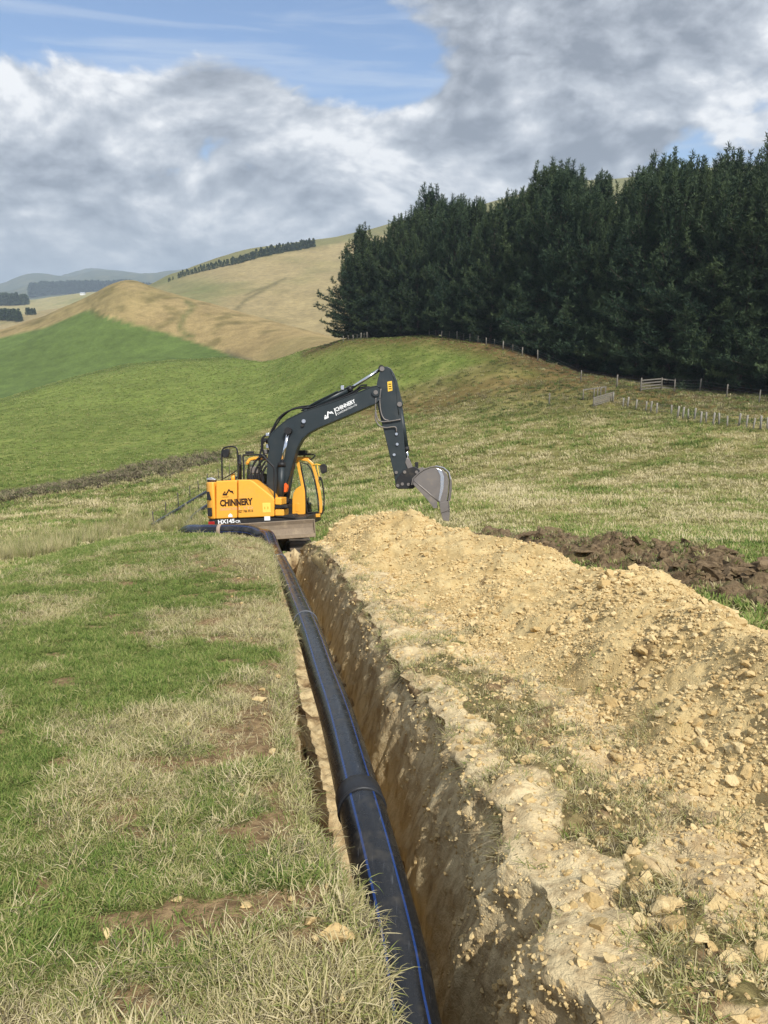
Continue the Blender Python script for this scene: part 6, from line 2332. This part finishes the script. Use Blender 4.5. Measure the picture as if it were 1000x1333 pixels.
def clods():
    g = np.random.default_rng(61)
    # candidates over the heap, its toe and the trench lip
    n = 130000
    y = 1.3 + 14.7 * g.random(n) ** 1.5
    er = edge_r(y); to = heap_toe(y); xr, hr = heap_ridge(y)
    x = er + 0.02 + (xr + 0.9 - er) * g.random(n)
    on = sstep(x - to, -0.55, 0.1)
    nn = fbm(x * 1.4, y * 1.4, 66.0, 3)
    dens = 0.14 + 0.9 * on * sstep(nn, -0.35, 0.25)
    dens = dens * (0.4 + 0.6 * sstep(12 - y, 0, 6))
    k = g.random(n) < dens
    x, y = x[k], y[k]
    size = 0.004 + 0.008 * g.random(len(x)) + 0.040 * g.random(len(x)) ** 22 + 0.013 * g.random(len(x)) ** 4
    size *= (0.8 + 0.05 * y) * (1 + 0.5 * fbm(x * 1.1, y * 1.1, 67.0, 2))
    # small clods on the left bank too
    n2 = 60
    y2 = g.uniform(2, 12, n2); x2 = edge_l(y2) - np.abs(g.normal(size=n2)) * 0.6 - 0.05
    z = surf(x, y)
    z2 = bank_z(x2, y2)
    s2 = 0.010 + 0.03 * g.random(n2) ** 3
    pos = np.concatenate([np.stack([x, y, z], -1), np.stack([x2, y2, z2 + 0.01], -1)])
    size = np.concatenate([size, s2])
    px, py, t = proj(pos)
    vis = (px > -20) & (px < 1020) & (py < 1350)
    app = np.where(vis, size / t, 0)
    order = np.argsort(-app)
    big, rest = order[:290], order[290:]
    mes = []
    for i in range(9):
        V, Fc = lump(700 + i, 2)
        me = mesh_np('clay_clod', V, Fc, {'tint': np.full(len(V), 0.0)}, smooth=False)
        me.materials.append(M_CLOD)
        mes.append(me)
    for j, i in enumerate(big):
        o = link('clay_clod', mes[j % 9], None)
        s = size[i]
        o.location = pos[i] + np.array([0, 0, s * 0.12])
        o.scale = (s, s * g.uniform(0.8, 1.15), s)
        o.rotation_euler = (g.uniform(-0.5, 0.5), g.uniform(-0.5, 0.5), g.uniform(0, 6.28))
        if pos[i][0] < float(edge_l(np.array([pos[i][1]]))[0]):
            tag(o, 'small pale clay clod lying in the turf left of the trench', 'clod', 'clay clods in the turf')
        else:
            tag(o, 'broken yellow clay clod lying loose on the spoil beside the trench', 'clod', 'clay clods on the spoil')
    base = [lump(800 + i, 1, 0.5) for i in range(12)]
    VV, FF, TT = [], [], []
    off = 0
    W_ = np.concatenate(WALL)
    W_ = W_[(W_[:, 1] > 1.4) & (W_[:, 1] < 16.5)]
    pick = W_[g.choice(len(W_), 2600, False, p=(lambda w_: w_ / w_.sum())(W_[:, 3] ** 2.5 / np.maximum(W_[:, 1], 2.0)))]
    pos = np.concatenate([pos, pick[:, :3] - np.array([0.004, 0, 0.01])])
    size = np.concatenate([size, (0.006 + 0.022 * g.random(len(pick)) ** 3) * (0.8 + 0.05 * pick[:, 1])])
    rest = np.concatenate([rest[:40000], np.arange(len(pos) - len(pick), len(pos))])
    for i in rest:
        V, Fc = base[i % 12]
        a = g.uniform(0, 6.28); c_, s_ = math.cos(a), math.sin(a)
        s = size[i]
        W = V * s
        W = np.stack([W[:, 0] * c_ - W[:, 1] * s_, W[:, 0] * s_ + W[:, 1] * c_, W[:, 2] + s * 0.15], -1) + pos[i]
        VV.append(W); FF.append(Fc + off); off += len(V); TT.append(np.full(len(V), g.random()))
    me = mesh_np('clay_crumbs', np.concatenate(VV), np.concatenate(FF), {'tint': np.concatenate(TT)}, smooth=False)
    tag(link('clay_crumbs', me, M_CLOD), 'loose crumbs of yellow clay strewn over the spoil', 'clay crumbs', None, 'stuff')
    # a few named lumps
    for (a, b, s, lab) in ((441, 1222, 0.060, 'knobbly pale clay lump on the left lip of the trench'), (339, 913, 0.045, 'flat pale stone in the grass near the left trench edge'),
                           (322, 1184, 0.020, 'small round pale stone in the turf of the left bank'), (231, 1175, 0.018, 'small pale stone half sunk in the left bank turf')):
        p = on_plane(a, b, 0.0)
        V, Fc = lump(int(a), 3, 0.95)
        V = V * (1 + 0.16 * fbm(V[:, 0] * 4, V[:, 1] * 4, V[:, 2] * 4, 3))[:, None]
        me = mesh_np('clay_lump', V, Fc, {'tint': np.full(len(V), 0.7)}, smooth=False)
        o = tag(link('clay_lump', me, M_CLOD), lab, 'clod')
        o.location = (p[0], p[1], float(bank_z(np.array([p[0]]), np.array([p[1]]))[0]) + s * 0.45)
        o.scale = (s * 1.3, s, s * 0.8)


clods()


def sods():
    g = np.random.default_rng(63)
    base = [lump(900 + i, 2, 0.6) for i in range(10)]
    VV, FF, off = [], [], 0
    for i in g.integers(0, len(TOP_P), 420):
        V, Fc = base[int(g.integers(0, 10))]
        s = 0.05 + 0.16 * g.random() ** 2.2
        a = g.uniform(0, 6.28); c_, s_ = math.cos(a), math.sin(a)
        W = V * np.array([s * 1.2, s, s * 0.9])
        W = np.stack([W[:, 0] * c_ - W[:, 1] * s_, W[:, 0] * s_ + W[:, 1] * c_, W[:, 2] + s * 0.25], -1) + TOP_P[i]
        VV.append(W); FF.append(Fc + off); off += len(V)
    me = mesh_np('topsoil_sods', np.concatenate(VV), np.concatenate(FF), smooth=False)
    tag(link('topsoil_sods', me, M_TOPSOIL), 'broken dark sods strewn along the topsoil strip', 'sods', None, 'stuff')


sods()

# ------------------------------------------------------------------ air
def haze():
    m = bpy.data.materials.new('haze_air')
    m.use_nodes = True
    t = m.node_tree
    t.nodes.clear()
    out = t.nodes.new('ShaderNodeOutputMaterial')
    v = t.nodes.new('ShaderNodeVolumePrincipled')
    v.inputs['Color'].default_value = (0.72, 0.86, 1.0, 1)
    v.inputs['Density'].default_value = 1.9e-4
    v.inputs['Anisotropy'].default_value = 0.1
    t.links.new(v.outputs[0], out.inputs['Volume'])
    o = MB().box((-16000, -300, -900), (16000, 9500, 480)).build('haze', m)
    tag(o, 'pale blue haze in the air over the far hills', 'haze', None, 'stuff')


haze()
